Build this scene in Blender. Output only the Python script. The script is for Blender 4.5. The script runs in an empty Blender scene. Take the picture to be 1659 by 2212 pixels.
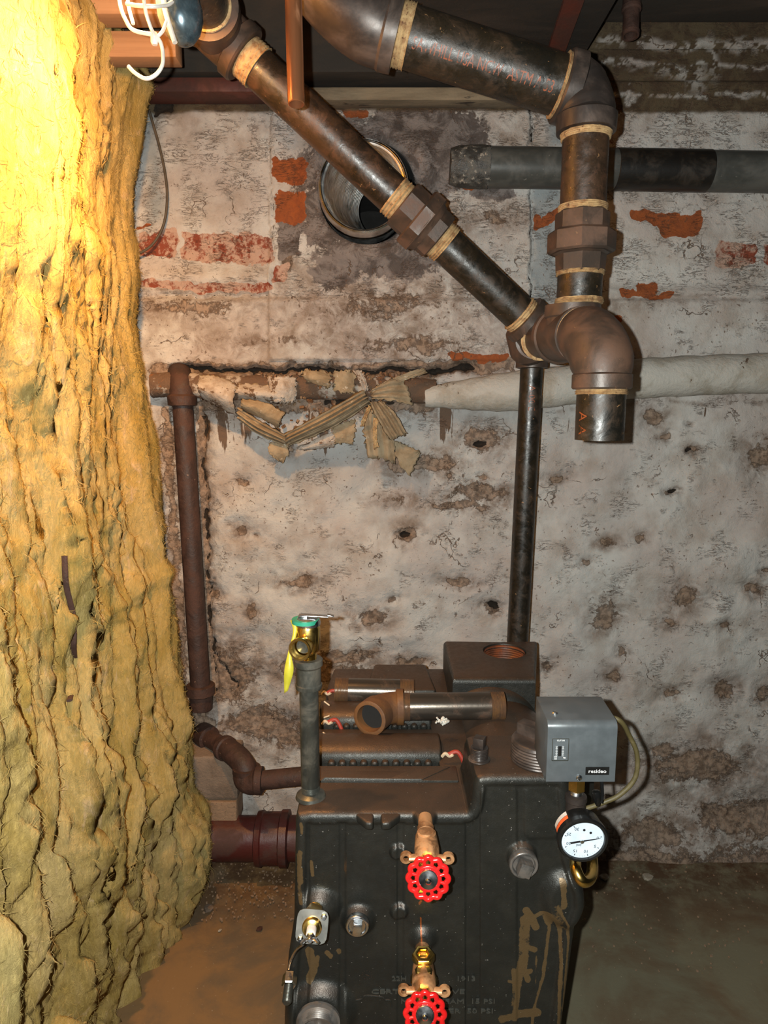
import bpy, bmesh, math, random
import numpy as np
from mathutils import Vector, Matrix, Quaternion
random.seed(7); RNG = np.random.RandomState(11)
S = bpy.context.scene; C = S.collection
# ------------------------------------------------------------------ camera
F = 1533.0; PITCH = math.radians(9.0); CAMZ = 1.5
cp, sp = math.cos(PITCH), math.sin(PITCH)
cd = bpy.data.cameras.new('camera'); cam = bpy.data.objects.new('camera', cd); C.objects.link(cam)
cam.location = (0, 0, CAMZ); cam.rotation_euler = (math.radians(90) - PITCH, 0, 0)
cd.sensor_fit = 'VERTICAL'; cd.sensor_height = 36.0; cd.lens = 36.0 * F / 2212.0
cd.clip_start = 0.02; cd.clip_end = 50
S.camera = cam
# ------------------------------------------------------------------ world, flash, exposure
wd = bpy.data.worlds.new('world'); S.world = wd; wd.use_nodes = True
wd.node_tree.nodes['Background'].inputs[0].default_value = (0.9, 0.95, 1.0, 1)
wd.node_tree.nodes['Background'].inputs[1].default_value = 0.012
fl = bpy.data.lights.new('phone_flash', 'POINT'); fl.energy = 140; fl.shadow_soft_size = 0.006
fl.color = (0.97, 1.0, 0.95)
flo = bpy.data.objects.new('phone_flash', fl); C.objects.link(flo); flo.location = (-0.042, 0.0, 1.513)
BULB_STRENGTH = 340.0; BEAM_POWER = 95.0
S.view_settings.view_transform = 'Standard'; S.view_settings.look = 'None'
S.view_settings.exposure = 0.0; S.view_settings.gamma = 1.0
S.view_settings.use_curve_mapping = False

# ------------------------------------------------------------------ measuring helpers
def D(px, py, z):
    """point seen at (px, py) of the photograph, z metres along the view axis"""
    a = (px - 829.5) / F; b = (1106.0 - py) / F
    return Vector((z * a, z * (cp + b * sp), CAMZ + z * (b * cp - sp)))
def W(px, py, Y):
    b = (1106.0 - py) / F
    return D(px, py, Y / (cp + b * sp))
def PZ(px, py, Z):
    b = (1106.0 - py) / F
    return D(px, py, (Z - CAMZ) / (b * cp - sp))
def lerp(a, b, t): return a + (b - a) * t

# ------------------------------------------------------------------ numpy noise
def _h(ix, iy, s):
    n = (ix.astype(np.int64) * 374761393 + iy.astype(np.int64) * 668265263 + s * 1442695) & 0x7fffffff
    n = ((n ^ (n >> 13)) * 1274126177) & 0x7fffffff
    n = n ^ (n >> 16)
    return (n & 0xffff) / 65535.0
def vnoise(x, y, s=0):
    ix = np.floor(x); iy = np.floor(y); fx = x - ix; fy = y - iy
    fx = fx * fx * (3 - 2 * fx); fy = fy * fy * (3 - 2 * fy)
    a = _h(ix, iy, s); b = _h(ix + 1, iy, s); c = _h(ix, iy + 1, s); d = _h(ix + 1, iy + 1, s)
    return (a * (1 - fx) + b * fx) * (1 - fy) + (c * (1 - fx) + d * fx) * fy
def fbm(x, y, s=0, o=4, g=0.5):
    v = 0; a = 1; t = 0
    for k in range(o):
        v = v + a * vnoise(x, y, s + k * 17); t += a; a *= g; x = x * 2.03 + 5.1; y = y * 2.03 + 3.7
    return v / t
def sstep(a, b, x):
    t = np.clip((x - a) / (b - a), 0, 1); return t * t * (3 - 2 * t)
def polydist(x, y, pts):
    d = np.full(np.shape(x), 1e9)
    for (x0, y0), (x1, y1) in zip(pts[:-1], pts[1:]):
        vx, vy = x1 - x0, y1 - y0; L = vx * vx + vy * vy + 1e-9
        t = np.clip(((x - x0) * vx + (y - y0) * vy) / L, 0, 1)
        d = np.minimum(d, np.hypot(x - x0 - t * vx, y - y0 - t * vy))
    return d
def rrect(x, y, x0, y0, x1, y1, r):
    cx, cy = (x0 + x1) / 2, (y0 + y1) / 2; hx, hy = (x1 - x0) / 2 - r, (y1 - y0) / 2 - r
    qx = np.abs(x - cx) - hx; qy = np.abs(y - cy) - hy
    return np.hypot(np.maximum(qx, 0), np.maximum(qy, 0)) + np.minimum(np.maximum(qx, qy), 0) - r

# ------------------------------------------------------------------ tagging
def tag(o, label=None, cat=None, group=None, kind=None):
    if label: o['label'] = label
    if cat: o['category'] = cat
    if group: o['group'] = group
    if kind: o['kind'] = kind
    return o
def thing(name, loc, label, cat, group=None):
    o = bpy.data.objects.new(name, None); C.objects.link(o); o.location = loc; o.empty_display_size = 0.05
    return tag(o, label, cat, group)
def rootloc(o):
    v = Vector((0, 0, 0))
    while o is not None: v = v + Vector(o.location); o = o.parent
    return v
def frame(d):
    d = Vector(d).normalized()
    up = Vector((0, 0, 1)) if abs(d.z) < 0.9 else Vector((0, 1, 0))
    a = d.cross(up).normalized(); b = a.cross(d).normalized()
    return d, a, b

class MB:
    """collects shapes in world coordinates, build() links them as ONE mesh object"""
    def __init__(s): s.v = []; s.f = []
    def add(s, vs, fs):
        n = len(s.v); s.v += [tuple(v) for v in vs]; s.f += [tuple(i + n for i in f) for f in fs]; return s
    def lathe(s, o, d, prof, seg=32, caps=True, rot=0.0, sx=1.0):
        d, a, b = frame(d); o = Vector(o); vs = []; fs = []
        for t, r in prof:
            for k in range(seg):
                an = 2 * math.pi * k / seg + rot
                vs.append(o + d * t + a * (r * sx * math.cos(an)) + b * (r * math.sin(an)))
        for i in range(len(prof) - 1):
            for k in range(seg):
                k2 = (k + 1) % seg
                fs.append((i * seg + k, i * seg + k2, (i + 1) * seg + k2, (i + 1) * seg + k))
        if caps:
            fs.append(tuple(range(seg - 1, -1, -1))); m = (len(prof) - 1) * seg; fs.append(tuple(range(m, m + seg)))
        return s.add(vs, fs)
    def cyl(s, p0, p1, r, seg=28, bev=0.0):
        p0 = Vector(p0); p1 = Vector(p1); L = (p1 - p0).length
        pr = [(0, r), (L, r)] if not bev else [(0, r - bev), (bev, r), (L - bev, r), (L, r - bev)]
        return s.lathe(p0, p1 - p0, pr, seg)
    def hexa(s, p0, p1, r, rot=0.0, bev=0.002, n=6):
        p0 = Vector(p0); p1 = Vector(p1); L = (p1 - p0).length
        return s.lathe(p0, p1 - p0, [(0, r - bev), (bev, r), (L - bev, r), (L, r - bev)], n, rot=rot)
    def tube(s, pts, r, seg=16, caps=True, closed=False, flat=1.0):
        pts = [Vector(p) for p in pts]; n = len(pts)
        rs = r if isinstance(r, (list, tuple)) else [r] * n
        tg = []
        for i in range(n):
            if closed: t = pts[(i + 1) % n] - pts[i - 1]
            else: t = pts[min(i + 1, n - 1)] - pts[max(i - 1, 0)]
            tg.append(t.normalized())
        d, a, b = frame(tg[0]); vs = []; fs = []
        for i in range(n):
            if i:
                q = tg[i - 1].rotation_difference(tg[i]); a = q @ a
            a = (a - tg[i] * a.dot(tg[i])).normalized(); b = a.cross(tg[i])
            for k in range(seg):
                an = 2 * math.pi * k / seg
                vs.append(pts[i] + a * (rs[i] * math.cos(an)) + b * (rs[i] * flat * math.sin(an)))
        m = n if closed else n - 1
        for i in range(m):
            j = (i + 1) % n
            for k in range(seg):
                k2 = (k + 1) % seg
                fs.append((i * seg + k, j * seg + k, j * seg + k2, i * seg + k2))
        if caps and not closed:
            fs.append(tuple(range(seg))); fs.append(tuple(range((n - 1) * seg + seg - 1, (n - 1) * seg - 1, -1)))
        return s.add(vs, fs)
    def box(s, c, size, M=None):
        c = Vector(c); h = Vector(size) / 2; vs = []
        for x in (-1, 1):
            for y in (-1, 1):
                for z in (-1, 1):
                    p = Vector((x * h.x, y * h.y, z * h.z))
                    if M is not None: p = M @ p
                    vs.append(c + p)
        return s.add(vs, [(0, 1, 3, 2), (4, 6, 7, 5), (0, 4, 5, 1), (2, 3, 7, 6), (0, 2, 6, 4), (1, 5, 7, 3)])
    def prism(s, poly, d):
        """poly: world points in order, extruded by vector d"""
        n = len(poly); d = Vector(d); vs = [Vector(p) for p in poly] + [Vector(p) + d for p in poly]
        fs = [tuple(range(n - 1, -1, -1)), tuple(range(n, 2 * n))]
        for i in range(n): fs.append((i, (i + 1) % n, n + (i + 1) % n, n + i))
        return s.add(vs, fs)
    def build(s, name, mat, parent=None, bev=0.0, seg=2, angle=35, sub=0, jitter=0.0):
        me = bpy.data.meshes.new(name); off = rootloc(parent) if parent else Vector((0, 0, 0))
        me.from_pydata([tuple(Vector(v) - off) for v in s.v], [], s.f)
        bm = bmesh.new(); bm.from_mesh(me); bmesh.ops.recalc_face_normals(bm, faces=bm.faces)
        if bev:
            es = [e for e in bm.edges if len(e.link_faces) == 2 and e.calc_face_angle(0) > math.radians(28)]
            bmesh.ops.bevel(bm, geom=es, offset=bev, segments=seg, profile=0.5, affect='EDGES', clamp_overlap=True)
        if sub:
            bmesh.ops.subdivide_edges(bm, edges=bm.edges[:], cuts=sub, use_grid_fill=True)
        if jitter:
            for v in bm.verts:
                v.co += Vector((random.uniform(-1, 1), random.uniform(-1, 1), random.uniform(-1, 1))) * jitter
        bm.to_mesh(me); bm.free()
        me.materials.append(mat); me.shade_smooth(); me.set_sharp_from_angle(angle=math.radians(angle))
        o = bpy.data.objects.new(name, me); C.objects.link(o)
        if parent: o.parent = parent
        return o
def grid_mesh(name, V, mat, parent=None, attrs=None, drop=None, wrapdata=None):
    """V: (rows, cols, 3) array"""
    R, Cc = V.shape[:2]; off = rootloc(parent) if parent else Vector((0, 0, 0))
    idx = np.arange(R * Cc).reshape(R, Cc)
    q = np.stack([idx[:-1, :-1], idx[:-1, 1:], idx[1:, 1:], idx[1:, :-1]], -1).reshape(-1, 4)
    if drop is not None:
        q = q[~drop.reshape(-1)[q].any(1)]
    me = bpy.data.meshes.new(name)
    vv = (V.reshape(-1, 3) - np.array(off)).astype(np.float32)
    me.vertices.add(len(vv)); me.vertices.foreach_set('co', vv.ravel())
    me.loops.add(len(q) * 4); me.loops.foreach_set('vertex_index', q.ravel().astype(np.int32))
    me.polygons.add(len(q)); me.polygons.foreach_set('loop_start', np.arange(0, len(q) * 4, 4, dtype=np.int32))
    me.update(calc_edges=True); me.validate()
    for k, A in (attrs or {}).items():
        a = me.color_attributes.new(k, 'FLOAT_COLOR', 'POINT')
        B = np.ones((R * Cc, 4), np.float32); B[:, :A.shape[-1]] = A.reshape(-1, A.shape[-1])
        a.data.foreach_set('color', B.ravel())
    me.materials.append(mat); me.shade_smooth()
    o = bpy.data.objects.new(name, me); C.objects.link(o)
    if parent: o.parent = parent
    return o
def arc(p0, pc, p1, n=14):
    p0, pc, p1 = Vector(p0), Vector(pc), Vector(p1); out = []
    for i in range(n + 1):
        t = i / n; w = 1.0
        k = 0.74                                        # close to a circular bend
        a = (1 - t) ** 2; b = 2 * t * (1 - t) * k * 1.0; c = t * t; w = a + b + c
        out.append((p0 * a + pc * b + p1 * c) / w)
    return out
def smooth_path(pts, n=8):
    pts = [Vector(p) for p in pts]; out = []
    P = [pts[0] * 2 - pts[1]] + pts + [pts[-1] * 2 - pts[-2]]
    for i in range(1, len(P) - 2):
        for k in range(n):
            t = k / n; a, b, c, d = P[i - 1], P[i], P[i + 1], P[i + 2]
            out.append(0.5 * ((2 * b) + (c - a) * t + (2 * a - 5 * b + 4 * c - d) * t * t + (3 * b - a - 3 * c + d) * t ** 3))
    out.append(pts[-1]); return out
def threads(t0, t1, r, n, dep=0.0012):
    pr = []
    for i in range(n):
        a = lerp(t0, t1, i / n); b = lerp(t0, t1, (i + 0.5) / n); pr += [(a, r - dep), (b, r)]
    return pr + [(t1, r - dep)]

# ------------------------------------------------------------------ materials
class NT:
    def __init__(s, name):
        s.m = bpy.data.materials.new(name); s.m.use_nodes = True; s.t = s.m.node_tree; s.n = s.t.nodes
        s.p = s.n['Principled BSDF']; s.co = s.n.new('ShaderNodeTexCoord').outputs['Object']
    def link(s, a, b): s.t.links.new(a, b)
    def set(s, sock, v):
        if isinstance(v, bpy.types.NodeSocket): s.link(v, sock)
        else: sock.default_value = v
    def mapping(s, scale=(1, 1, 1), rot=(0, 0, 0), src=None):
        m = s.n.new('ShaderNodeMapping'); s.link(src or s.co, m.inputs[0]); m.inputs['Scale'].default_value = scale
        m.inputs['Rotation'].default_value = rot; return m.outputs[0]
    def noise(s, scale, detail=5, rough=0.6, dist=0.0, vec=None, out='Fac'):
        n = s.n.new('ShaderNodeTexNoise'); s.link(vec or s.co, n.inputs['Vector'])
        n.inputs['Scale'].default_value = scale; n.inputs['Detail'].default_value = detail
        n.inputs['Roughness'].default_value = rough; n.inputs['Distortion'].default_value = dist
        return n.outputs[out]
    def voro(s, scale, feat='F1', vec=None, out='Distance'):
        n = s.n.new('ShaderNodeTexVoronoi'); n.feature = feat; s.link(vec or s.co, n.inputs['Vector'])
        n.inputs['Scale'].default_value = scale; return n.outputs[out]
    def math(s, op, a, b=0.0, c=0.0, clamp=False):
        n = s.n.new('ShaderNodeMath'); n.operation = op; n.use_clamp = clamp
        s.set(n.inputs[0], a); s.set(n.inputs[1], b); s.set(n.inputs[2], c); return n.outputs[0]
    def ramp(s, f, lo, hi, a=0.0, b=1.0):
        n = s.n.new('ShaderNodeMapRange'); n.interpolation_type = 'SMOOTHSTEP'; s.set(n.inputs[0], f)
        n.inputs[1].default_value = lo; n.inputs[2].default_value = hi; n.inputs[3].default_value = a; n.inputs[4].default_value = b
        return n.outputs[0]
    def mix(s, f, a, b, mode='MIX'):
        n = s.n.new('ShaderNodeMix'); n.data_type = 'RGBA'; n.blend_type = mode
        s.set(n.inputs[0], f); 
        for i, v in ((6, a), (7, b)):
            if isinstance(v, tuple) and len(v) == 3: v = v + (1,)
            s.set(n.inputs[i], v)
        return n.outputs[2]
    def attr(s, name):
        n = s.n.new('ShaderNodeAttribute'); n.attribute_name = name
        x = s.n.new('ShaderNodeSeparateColor'); s.link(n.outputs['Color'], x.inputs[0])
        return x.outputs[0], x.outputs[1], x.outputs[2]
    def bump(s, h, strength=0.5, dist=0.01, nrm=None):
        b = s.n.new('ShaderNodeBump'); s.link(h, b.inputs['Height']); b.inputs['Strength'].default_value = strength
        b.inputs['Distance'].default_value = dist
        if nrm: s.link(nrm, b.inputs['Normal'])
        s.link(b.outputs[0], s.p.inputs['Normal']); return b.outputs[0]
    def out(s, col=None, rough=None, metal=None, spec=None):
        if col is not None:
            if isinstance(col, tuple) and len(col) == 3: col = col + (1,)
            s.set(s.p.inputs['Base Color'], col)
        if rough is not None: s.set(s.p.inputs['Roughness'], rough)
        if metal is not None: s.set(s.p.inputs['Metallic'], metal)
        if spec is not None: s.set(s.p.inputs['Specular IOR Level'], spec)
        return s.m
def grunge(name, c1, c2, scale=12, lo=0.4, hi=0.62, r1=0.5, r2=0.8, metal=0.0, bump=0.3, c3=None, s3=60, lo3=0.6, hi3=0.7, bs=90, bd=0.002, spec=0.5, stretch=None):
    t = NT(name); v = t.mapping(stretch) if stretch else None
    f = t.ramp(t.noise(scale, 6, 0.65, 0.4, v), lo, hi)
    col = t.mix(f, c1, c2)
    if c3: col = t.mix(t.ramp(t.noise(s3, 4, 0.7, 0.2, v), lo3, hi3), col, c3)
    t.bump(t.noise(bs, 4, 0.7), bump, bd)
    m = t.math('MULTIPLY', t.math('SUBTRACT', 1.0, f), metal) if metal else 0.0
    return t.out(col, t.ramp(f, 0, 1, r1, r2), m, spec)
def plain(name, c, r=0.5, metal=0.0, spec=0.5, bump=0.0):
    t = NT(name)
    f = t.noise(35, 4, 0.6); col = t.mix(t.ramp(f, 0.3, 0.75), tuple(x * 0.86 for x in c), tuple(min(1, x * 1.1) for x in c))
    if bump: t.bump(t.noise(140, 3, 0.6), bump, 0.001)
    return t.out(col, t.ramp(f, 0.3, 0.7, max(0.03, r - 0.06), min(1, r + 0.08)), metal, spec)

def pipe_mat(name, c1, c2, c3):
    t = NT(name)
    a = t.noise(7, 8, 0.72, 0.8); b = t.noise(24, 7, 0.75, 0.5); c = t.noise(80, 5, 0.7, 0.3)
    col = t.mix(t.ramp(a, 0.40, 0.60), c1, c2)
    col = t.mix(t.ramp(b, 0.46, 0.72, 0, .85), col, c3)
    col = t.mix(t.ramp(c, 0.655, 0.70), col, (0.22, 0.12, 0.055))
    col = t.mix(t.ramp(t.noise(150, 3, 0.6), 0.66, 0.70, 0, .8), col, c1)
    t.bump(t.math('MULTIPLY_ADD', b, 0.7, c), 0.35, 0.0015)
    return t.out(col, t.ramp(b, 0.35, 0.65, 0.24, 0.55), 0, 0.6)
M = {}
M['pipe'] = pipe_mat('black_pipe_lacquer', (0.009, 0.008, 0.006), (0.020, 0.014, 0.008), (0.050, 0.027, 0.013))
M['pipe_rust'] = pipe_mat('rusty_pipe_lacquer', (0.014, 0.010, 0.007), (0.045, 0.025, 0.014), (0.085, 0.036, 0.016))
M['iron'] = grunge('malleable_iron', (0.048, 0.034, 0.026), (0.095, 0.050, 0.031), 14, 0.36, 0.66, 0.42, 0.62, 0.2, 0.3, (0.20, 0.11, 0.055), 70, 0.66, 0.72, 160, 0.001)
M['iron_dark'] = grunge('dark_iron_elbow', (0.036, 0.029, 0.026), (0.12, 0.085, 0.068), 9, 0.4, 0.75, 0.36, 0.55, 0.35, 0.2, (0.25, 0.22, 0.2), 34, 0.70, 0.82, 180, 0.0006)
M['dope'] = grunge('dried_pipe_dope', (0.46, 0.31, 0.15), (0.24, 0.12, 0.05), 60, 0.4, 0.7, 0.7, 0.8, 0, 0.6, (0.12, 0.05, 0.025), 90, 0.6, 0.68, 220, 0.002)
M['orange_ink'] = grunge('orange_stencil_ink', (0.24, 0.055, 0.014), (0.030, 0.014, 0.007), 75, 0.46, 0.6, 0.5, 0.4, 0, 0.1)
M['old_rust'] = grunge('old_rusty_return', (0.030, 0.015, 0.011), (0.060, 0.026, 0.017), 16, 0.36, 0.66, 0.6, 0.8, 0, 0.6, (0.24, 0.15, 0.10), 70, 0.67, 0.72, 90, 0.003)
M['copper'] = grunge('copper_tube', (0.62, 0.26, 0.12), (0.30, 0.17, 0.11), 14, 0.5, 0.75, 0.28, 0.6, 0.85, 0.1, (0.35, 0.38, 0.30), 40, 0.72, 0.8, 80, 0.0008, stretch=(1, 1, .2))
M['grey_pipe'] = grunge('grey_painted_drain', (0.048, 0.050, 0.046), (0.085, 0.083, 0.074), 14, 0.4, 0.7, 0.35, 0.6, 0, 0.3, (0.20, 0.19, 0.17), 70, 0.66, 0.72, 90, 0.0008)
M['black_band'] = grunge('black_rubber_band', (0.008, 0.007, 0.006), (0.025, 0.018, 0.012), 20, 0.45, 0.7, 0.4, 0.6, 0, 0.2)
M['stainless'] = plain('stainless_liner', (0.90, 0.89, 0.86), 0.33, 1.0)
M['hollow_shade'] = plain('hollow_shade', (0.01, 0.009, 0.008), 0.9)  # near-black colour standing in for shade inside hollow openings
M['plate'] = plain('dull_steel_plate', (0.26, 0.26, 0.24), 0.3, 0.5)
M['cast_letter'] = plain('lightened_cast_letters', (0.085, 0.085, 0.075), 0.35, 0.5)  # letters coloured paler to stand for light catching their raised edges
M['boiler'] = None
M['steel'] = grunge('raw_steel', (0.20, 0.19, 0.18), (0.11, 0.09, 0.075), 30, 0.4, 0.7, 0.3, 0.45, 0.8, 0.1)
M['dark_steel'] = grunge('dark_steel_pipe', (0.075, 0.078, 0.068), (0.10, 0.085, 0.065), 16, 0.4, 0.7, 0.36, 0.5, 0.7, 0.1, bs=140)
M['zinc'] = plain('zinc_plate', (0.62, 0.64, 0.66), 0.22, 1.0)
M['brass'] = plain('polished_brass', (0.80, 0.55, 0.16), 0.2, 1.0)
M['bronze'] = grunge('cast_bronze', (0.62, 0.33, 0.16), (0.42, 0.22, 0.1), 30, 0.4, 0.7, 0.38, 0.5, 0.9, 0.3, bs=400, bd=0.0006)
M['red_paint'] = plain('red_enamel', (0.60, 0.012, 0.012), 0.2, 0.0, 0.7)
M['ceramic'] = plain('white_ceramic', (0.85, 0.80, 0.76), 0.25)
M['grey_cover'] = plain('grey_hammer_paint', (0.105, 0.120, 0.130), 0.38, 0.25, 0.5, 0.08)
M['black_plastic'] = plain('black_gloss_plastic', (0.008, 0.008, 0.008), 0.18)
M['black_label'] = plain('black_label', (0.006, 0.006, 0.006), 0.4)
M['white_ink'] = plain('white_lettering', (0.85, 0.85, 0.85), 0.5)
M['dial'] = plain('dial_white', (0.60, 0.70, 0.80), 0.4)
M['ink'] = plain('black_dial_ink', (0.01, 0.01, 0.012), 0.5)
M['orange_label'] = plain('orange_label', (0.75, 0.12, 0.03), 0.5)
M['white_label'] = plain('pale_label', (0.6, 0.55, 0.5), 0.5)
M['yellow_tag'] = plain('yellow_tag', (0.45, 0.40, 0.03), 0.45)
M['green_label'] = plain('green_label', (0.03, 0.27, 0.17), 0.35)
M['cable'] = grunge('dusty_cable', (0.07, 0.055, 0.02), (0.11, 0.085, 0.035), 30, 0.4, 0.7, 0.5, 0.7)
M['cable_dark'] = grunge('old_dark_cable', (0.06, 0.045, 0.03), (0.10, 0.075, 0.05), 30, 0.4, 0.7, 0.7, 0.8)
M['rope'] = plain('red_sealing_rope', (0.30, 0.03, 0.015), 0.6)
M['cream'] = plain('cream_twine', (0.55, 0.42, 0.28), 0.8)
M['wrap'] = grunge('pipe_wrap_board', (0.30, 0.235, 0.15), (0.20, 0.145, 0.085), 22, 0.35, 0.65, 0.9, 0.95, 0, 0.5, (0.42, 0.37, 0.29), 50, 0.62, 0.7, 160, 0.002)
M['wrap_paint'] = grunge('painted_pipe_wrap', (0.40, 0.35, 0.30), (0.27, 0.21, 0.16), 20, 0.42, 0.62, 0.8, 0.9, 0, 0.9, (0.12, 0.07, 0.04), 32, 0.56, 0.60, 60, 0.005)
M['white_pipe'] = grunge('whitewashed_pipe_cover', (0.42, 0.40, 0.36), (0.30, 0.27, 0.22), 9, 0.44, 0.66, 0.8, 0.9, 0, 0.8, (0.11, 0.07, 0.045), 17, 0.63, 0.66, 70, 0.005)
M['wood'] = grunge('dark_old_joist', (0.022, 0.016, 0.011), (0.045, 0.03, 0.02), 8, 0.4, 0.65, 0.85, 0.95, 0, 0.5, (0.13, 0.10, 0.07), 22, 0.74, 0.8, 60, 0.003, stretch=(0.3, 1, 1))
M['wood_new'] = grunge('new_pine_board', (0.36, 0.19, 0.09), (0.25, 0.12, 0.055), 6, 0.35, 0.7, 0.7, 0.8, 0, 0.3, stretch=(0.2, 1, 3))
M['wood_red'] = grunge('red_brown_sill', (0.10, 0.022, 0.012), (0.06, 0.018, 0.010), 9, 0.4, 0.6, 0.6, 0.8, 0, 0.3)
M['wood_pale'] = grunge('weathered_pale_strip', (0.22, 0.17, 0.11), (0.11, 0.085, 0.055), 14, 0.38, 0.66, 0.85, 0.95, 0, 0.5, (0.035, 0.025, 0.018), 26, 0.6, 0.68, 80, 0.003, stretch=(0.25, 1, 1))
M['red_pipe'] = grunge('red_painted_drain', (0.060, 0.011, 0.009), (0.055, 0.024, 0.017), 9, 0.42, 0.66, 0.45, 0.8, 0, 0.4, (0.16, 0.11, 0.08), 60, 0.70, 0.76, 70, 0.002)
M['block'] = grunge('tan_firebrick', (0.26, 0.17, 0.105), (0.20, 0.13, 0.08), 16, 0.4, 0.7, 0.9, 0.95, 0, 0.8, (0.09, 0.05, 0.03), 90, 0.62, 0.67, 120, 0.004)
M['block_grey'] = grunge('old_masonry_block', (0.20, 0.145, 0.105), (0.12, 0.085, 0.06), 14, 0.4, 0.7, 0.9, 0.95, 0, 0.8, bs=90, bd=0.004)
M['stone_chip'] = grunge('plaster_chip', (0.36, 0.32, 0.26), (0.24, 0.2, 0.15), 40, 0.4, 0.6, 0.9, 0.9, 0, 0.6)
M['dark_chip'] = plain('dark_chip', (0.04, 0.015, 0.01), 0.7)
def lamp_glow():
    t = NT('lit_bulb'); t.out((1, 0.8, 0.5), 0.3)
    t.p.inputs['Emission Color'].default_value = (1.0, 0.50, 0.16, 1); t.p.inputs['Emission Strength'].default_value = BULB_STRENGTH
    return t.m
M['bulb'] = lamp_glow()
M['guard'] = plain('plated_guard_wire', (0.80, 0.76, 0.7), 0.35, 0.3)
M['reflector'] = grunge('lamp_shell', (0.06, 0.09, 0.11), (0.09, 0.12, 0.13), 20, 0.4, 0.7, 0.25, 0.35, 0.7, 0.05)

def wall_material():
    t = NT('whitewashed_masonry')
    ob, rb, mo = t.attr('A'); dirt, dark, drip = t.attr('B'); blue, stone, scr = t.attr('K')
    n1 = t.noise(16, 8, 0.72, 0.6); n2 = t.noise(55, 5, 0.7, 0.3); n3 = t.noise(5, 4, 0.6)
    nn = t.math('ADD', t.math('MULTIPLY', n1, 0.62), t.math('MULTIPLY', n2, 0.38))
    def mask(a, w=0.95, soft=0.035):
        v = t.math('MULTIPLY_ADD', t.math('SUBTRACT', nn, 0.5), w, a)
        return t.ramp(v, 0.5 - soft, 0.5 + soft)
    base = t.mix(t.ramp(n3, 0.3, 0.7), (0.405, 0.362, 0.335), (0.49, 0.48, 0.455))
    base = t.mix(t.ramp(t.noise(11, 5, 0.6), 0.42, 0.72, 0, 0.6), base, (0.29, 0.235, 0.19))
    base = t.mix(t.math('MULTIPLY', blue, 0.75), base, (0.20, 0.24, 0.26))
    # soft grime, warm brown, strongest where the wall is dirty
    g = t.math('MULTIPLY', t.ramp(dirt, 0.12, 0.75), t.ramp(t.noise(22, 7, 0.75, 0.5), 0.32, 0.68))
    base = t.mix(t.math('MULTIPLY', g, 0.85, clamp=True), base, (0.125, 0.078, 0.05))
    # hard edged loss of paint
    dl = mask(t.math('SUBTRACT', dirt, 0.28), 1.1, 0.06)
    tan = t.mix(t.ramp(n2, 0.40, 0.60), (0.115, 0.075, 0.05), (0.27, 0.19, 0.135))
    base = t.mix(t.math('MULTIPLY', dl, 0.85), base, tan)
    rim = t.math('MULTIPLY', t.math('MULTIPLY', dl, t.math('SUBTRACT', 1.0, dl)), 3.2, clamp=True)
    base = t.mix(rim, base, (0.07, 0.045, 0.03))
    grey = t.mix(t.ramp(n1, 0.42, 0.58), (0.085, 0.070, 0.064), (0.19, 0.165, 0.155))
    base = t.mix(mask(mo), base, grey)
    oc = t.mix(t.ramp(n2, 0.35, 0.65), (0.27, 0.075, 0.022), (0.21, 0.06, 0.022))
    base = t.mix(mask(ob, 1.15), base, oc)
    rc = t.mix(t.ramp(nn, 0.46, 0.54), (0.20, 0.05, 0.028), (0.40, 0.27, 0.21))
    base = t.mix(mask(rb, 1.15), base, rc)
    sc = t.mix(t.ramp(n1, 0.4, 0.6), (0.055, 0.036, 0.022), (0.085, 0.062, 0.036))
    base = t.mix(stone, base, sc)
    # drips
    vs = t.mapping((1, 1, 0.10)); dn = t.noise(34, 4, 0.65, 0.0, vs)
    dm = t.ramp(t.math('MULTIPLY_ADD', t.math('SUBTRACT', drip, 1.0), 0.28, dn), 0.485, 0.52)
    base = t.mix(t.math('MULTIPLY', dm, 0.9), base, (0.085, 0.045, 0.022))
    # hair cracks and brush scratches
    wv = t.noise(9, 4, 0.6, 0, None, 'Color')
    vm = t.n.new('ShaderNodeVectorMath'); vm.operation = 'MULTIPLY_ADD'; t.link(wv, vm.inputs[0]); vm.inputs[1].default_value = (0.25, 0.25, 0.25); t.link(t.co, vm.inputs[2])
    cr = t.voro(6.0, 'DISTANCE_TO_EDGE', vm.outputs[0])
    crk = t.math('MULTIPLY', t.ramp(cr, 0.004, 0.016, 1, 0), t.ramp(t.noise(7, 3, 0.6), 0.54, 0.62))
    sv = t.mapping((0.42, 1, 1.5), (0, 0.3, 0)); sn = t.noise(46, 5, 0.72, 1.1, sv)
    sl = t.ramp(t.math('ABSOLUTE', t.math('SUBTRACT', sn, 0.5)), 0.006, 0.022, 1, 0)
    sl = t.math('MULTIPLY', sl, t.ramp(t.math('ADD', t.noise(13, 4, 0.6), t.math('MULTIPLY', scr, 0.07)), 0.53, 0.66))
    lines = t.math('MAXIMUM', t.math('MULTIPLY', crk, 0.9), t.math('MULTIPLY', sl, 0.75))
    base = t.mix(lines, base, (0.10, 0.065, 0.045))
    spk = t.math('MULTIPLY', t.ramp(t.noise(95, 4, 0.65), 0.62, 0.66), t.ramp(t.noise(9, 3, .6), 0.42, 0.58))
    base = t.mix(t.math('MULTIPLY', spk, 0.8), base, (0.09, 0.05, 0.03))
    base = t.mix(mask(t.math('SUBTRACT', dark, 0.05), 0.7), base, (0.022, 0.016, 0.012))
    h = t.math('SUBTRACT', t.math('MULTIPLY_ADD', n2, 0.6, t.math('MULTIPLY', n1, 1.0)), t.math('MULTIPLY', lines, 0.5))
    h = t.math('ADD', h, t.math('MULTIPLY', t.noise(190, 3, 0.6), 0.2))
    t.bump(h, 0.75, 0.007)
    return t.out(base, 0.92, 0, 0.25)
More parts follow.
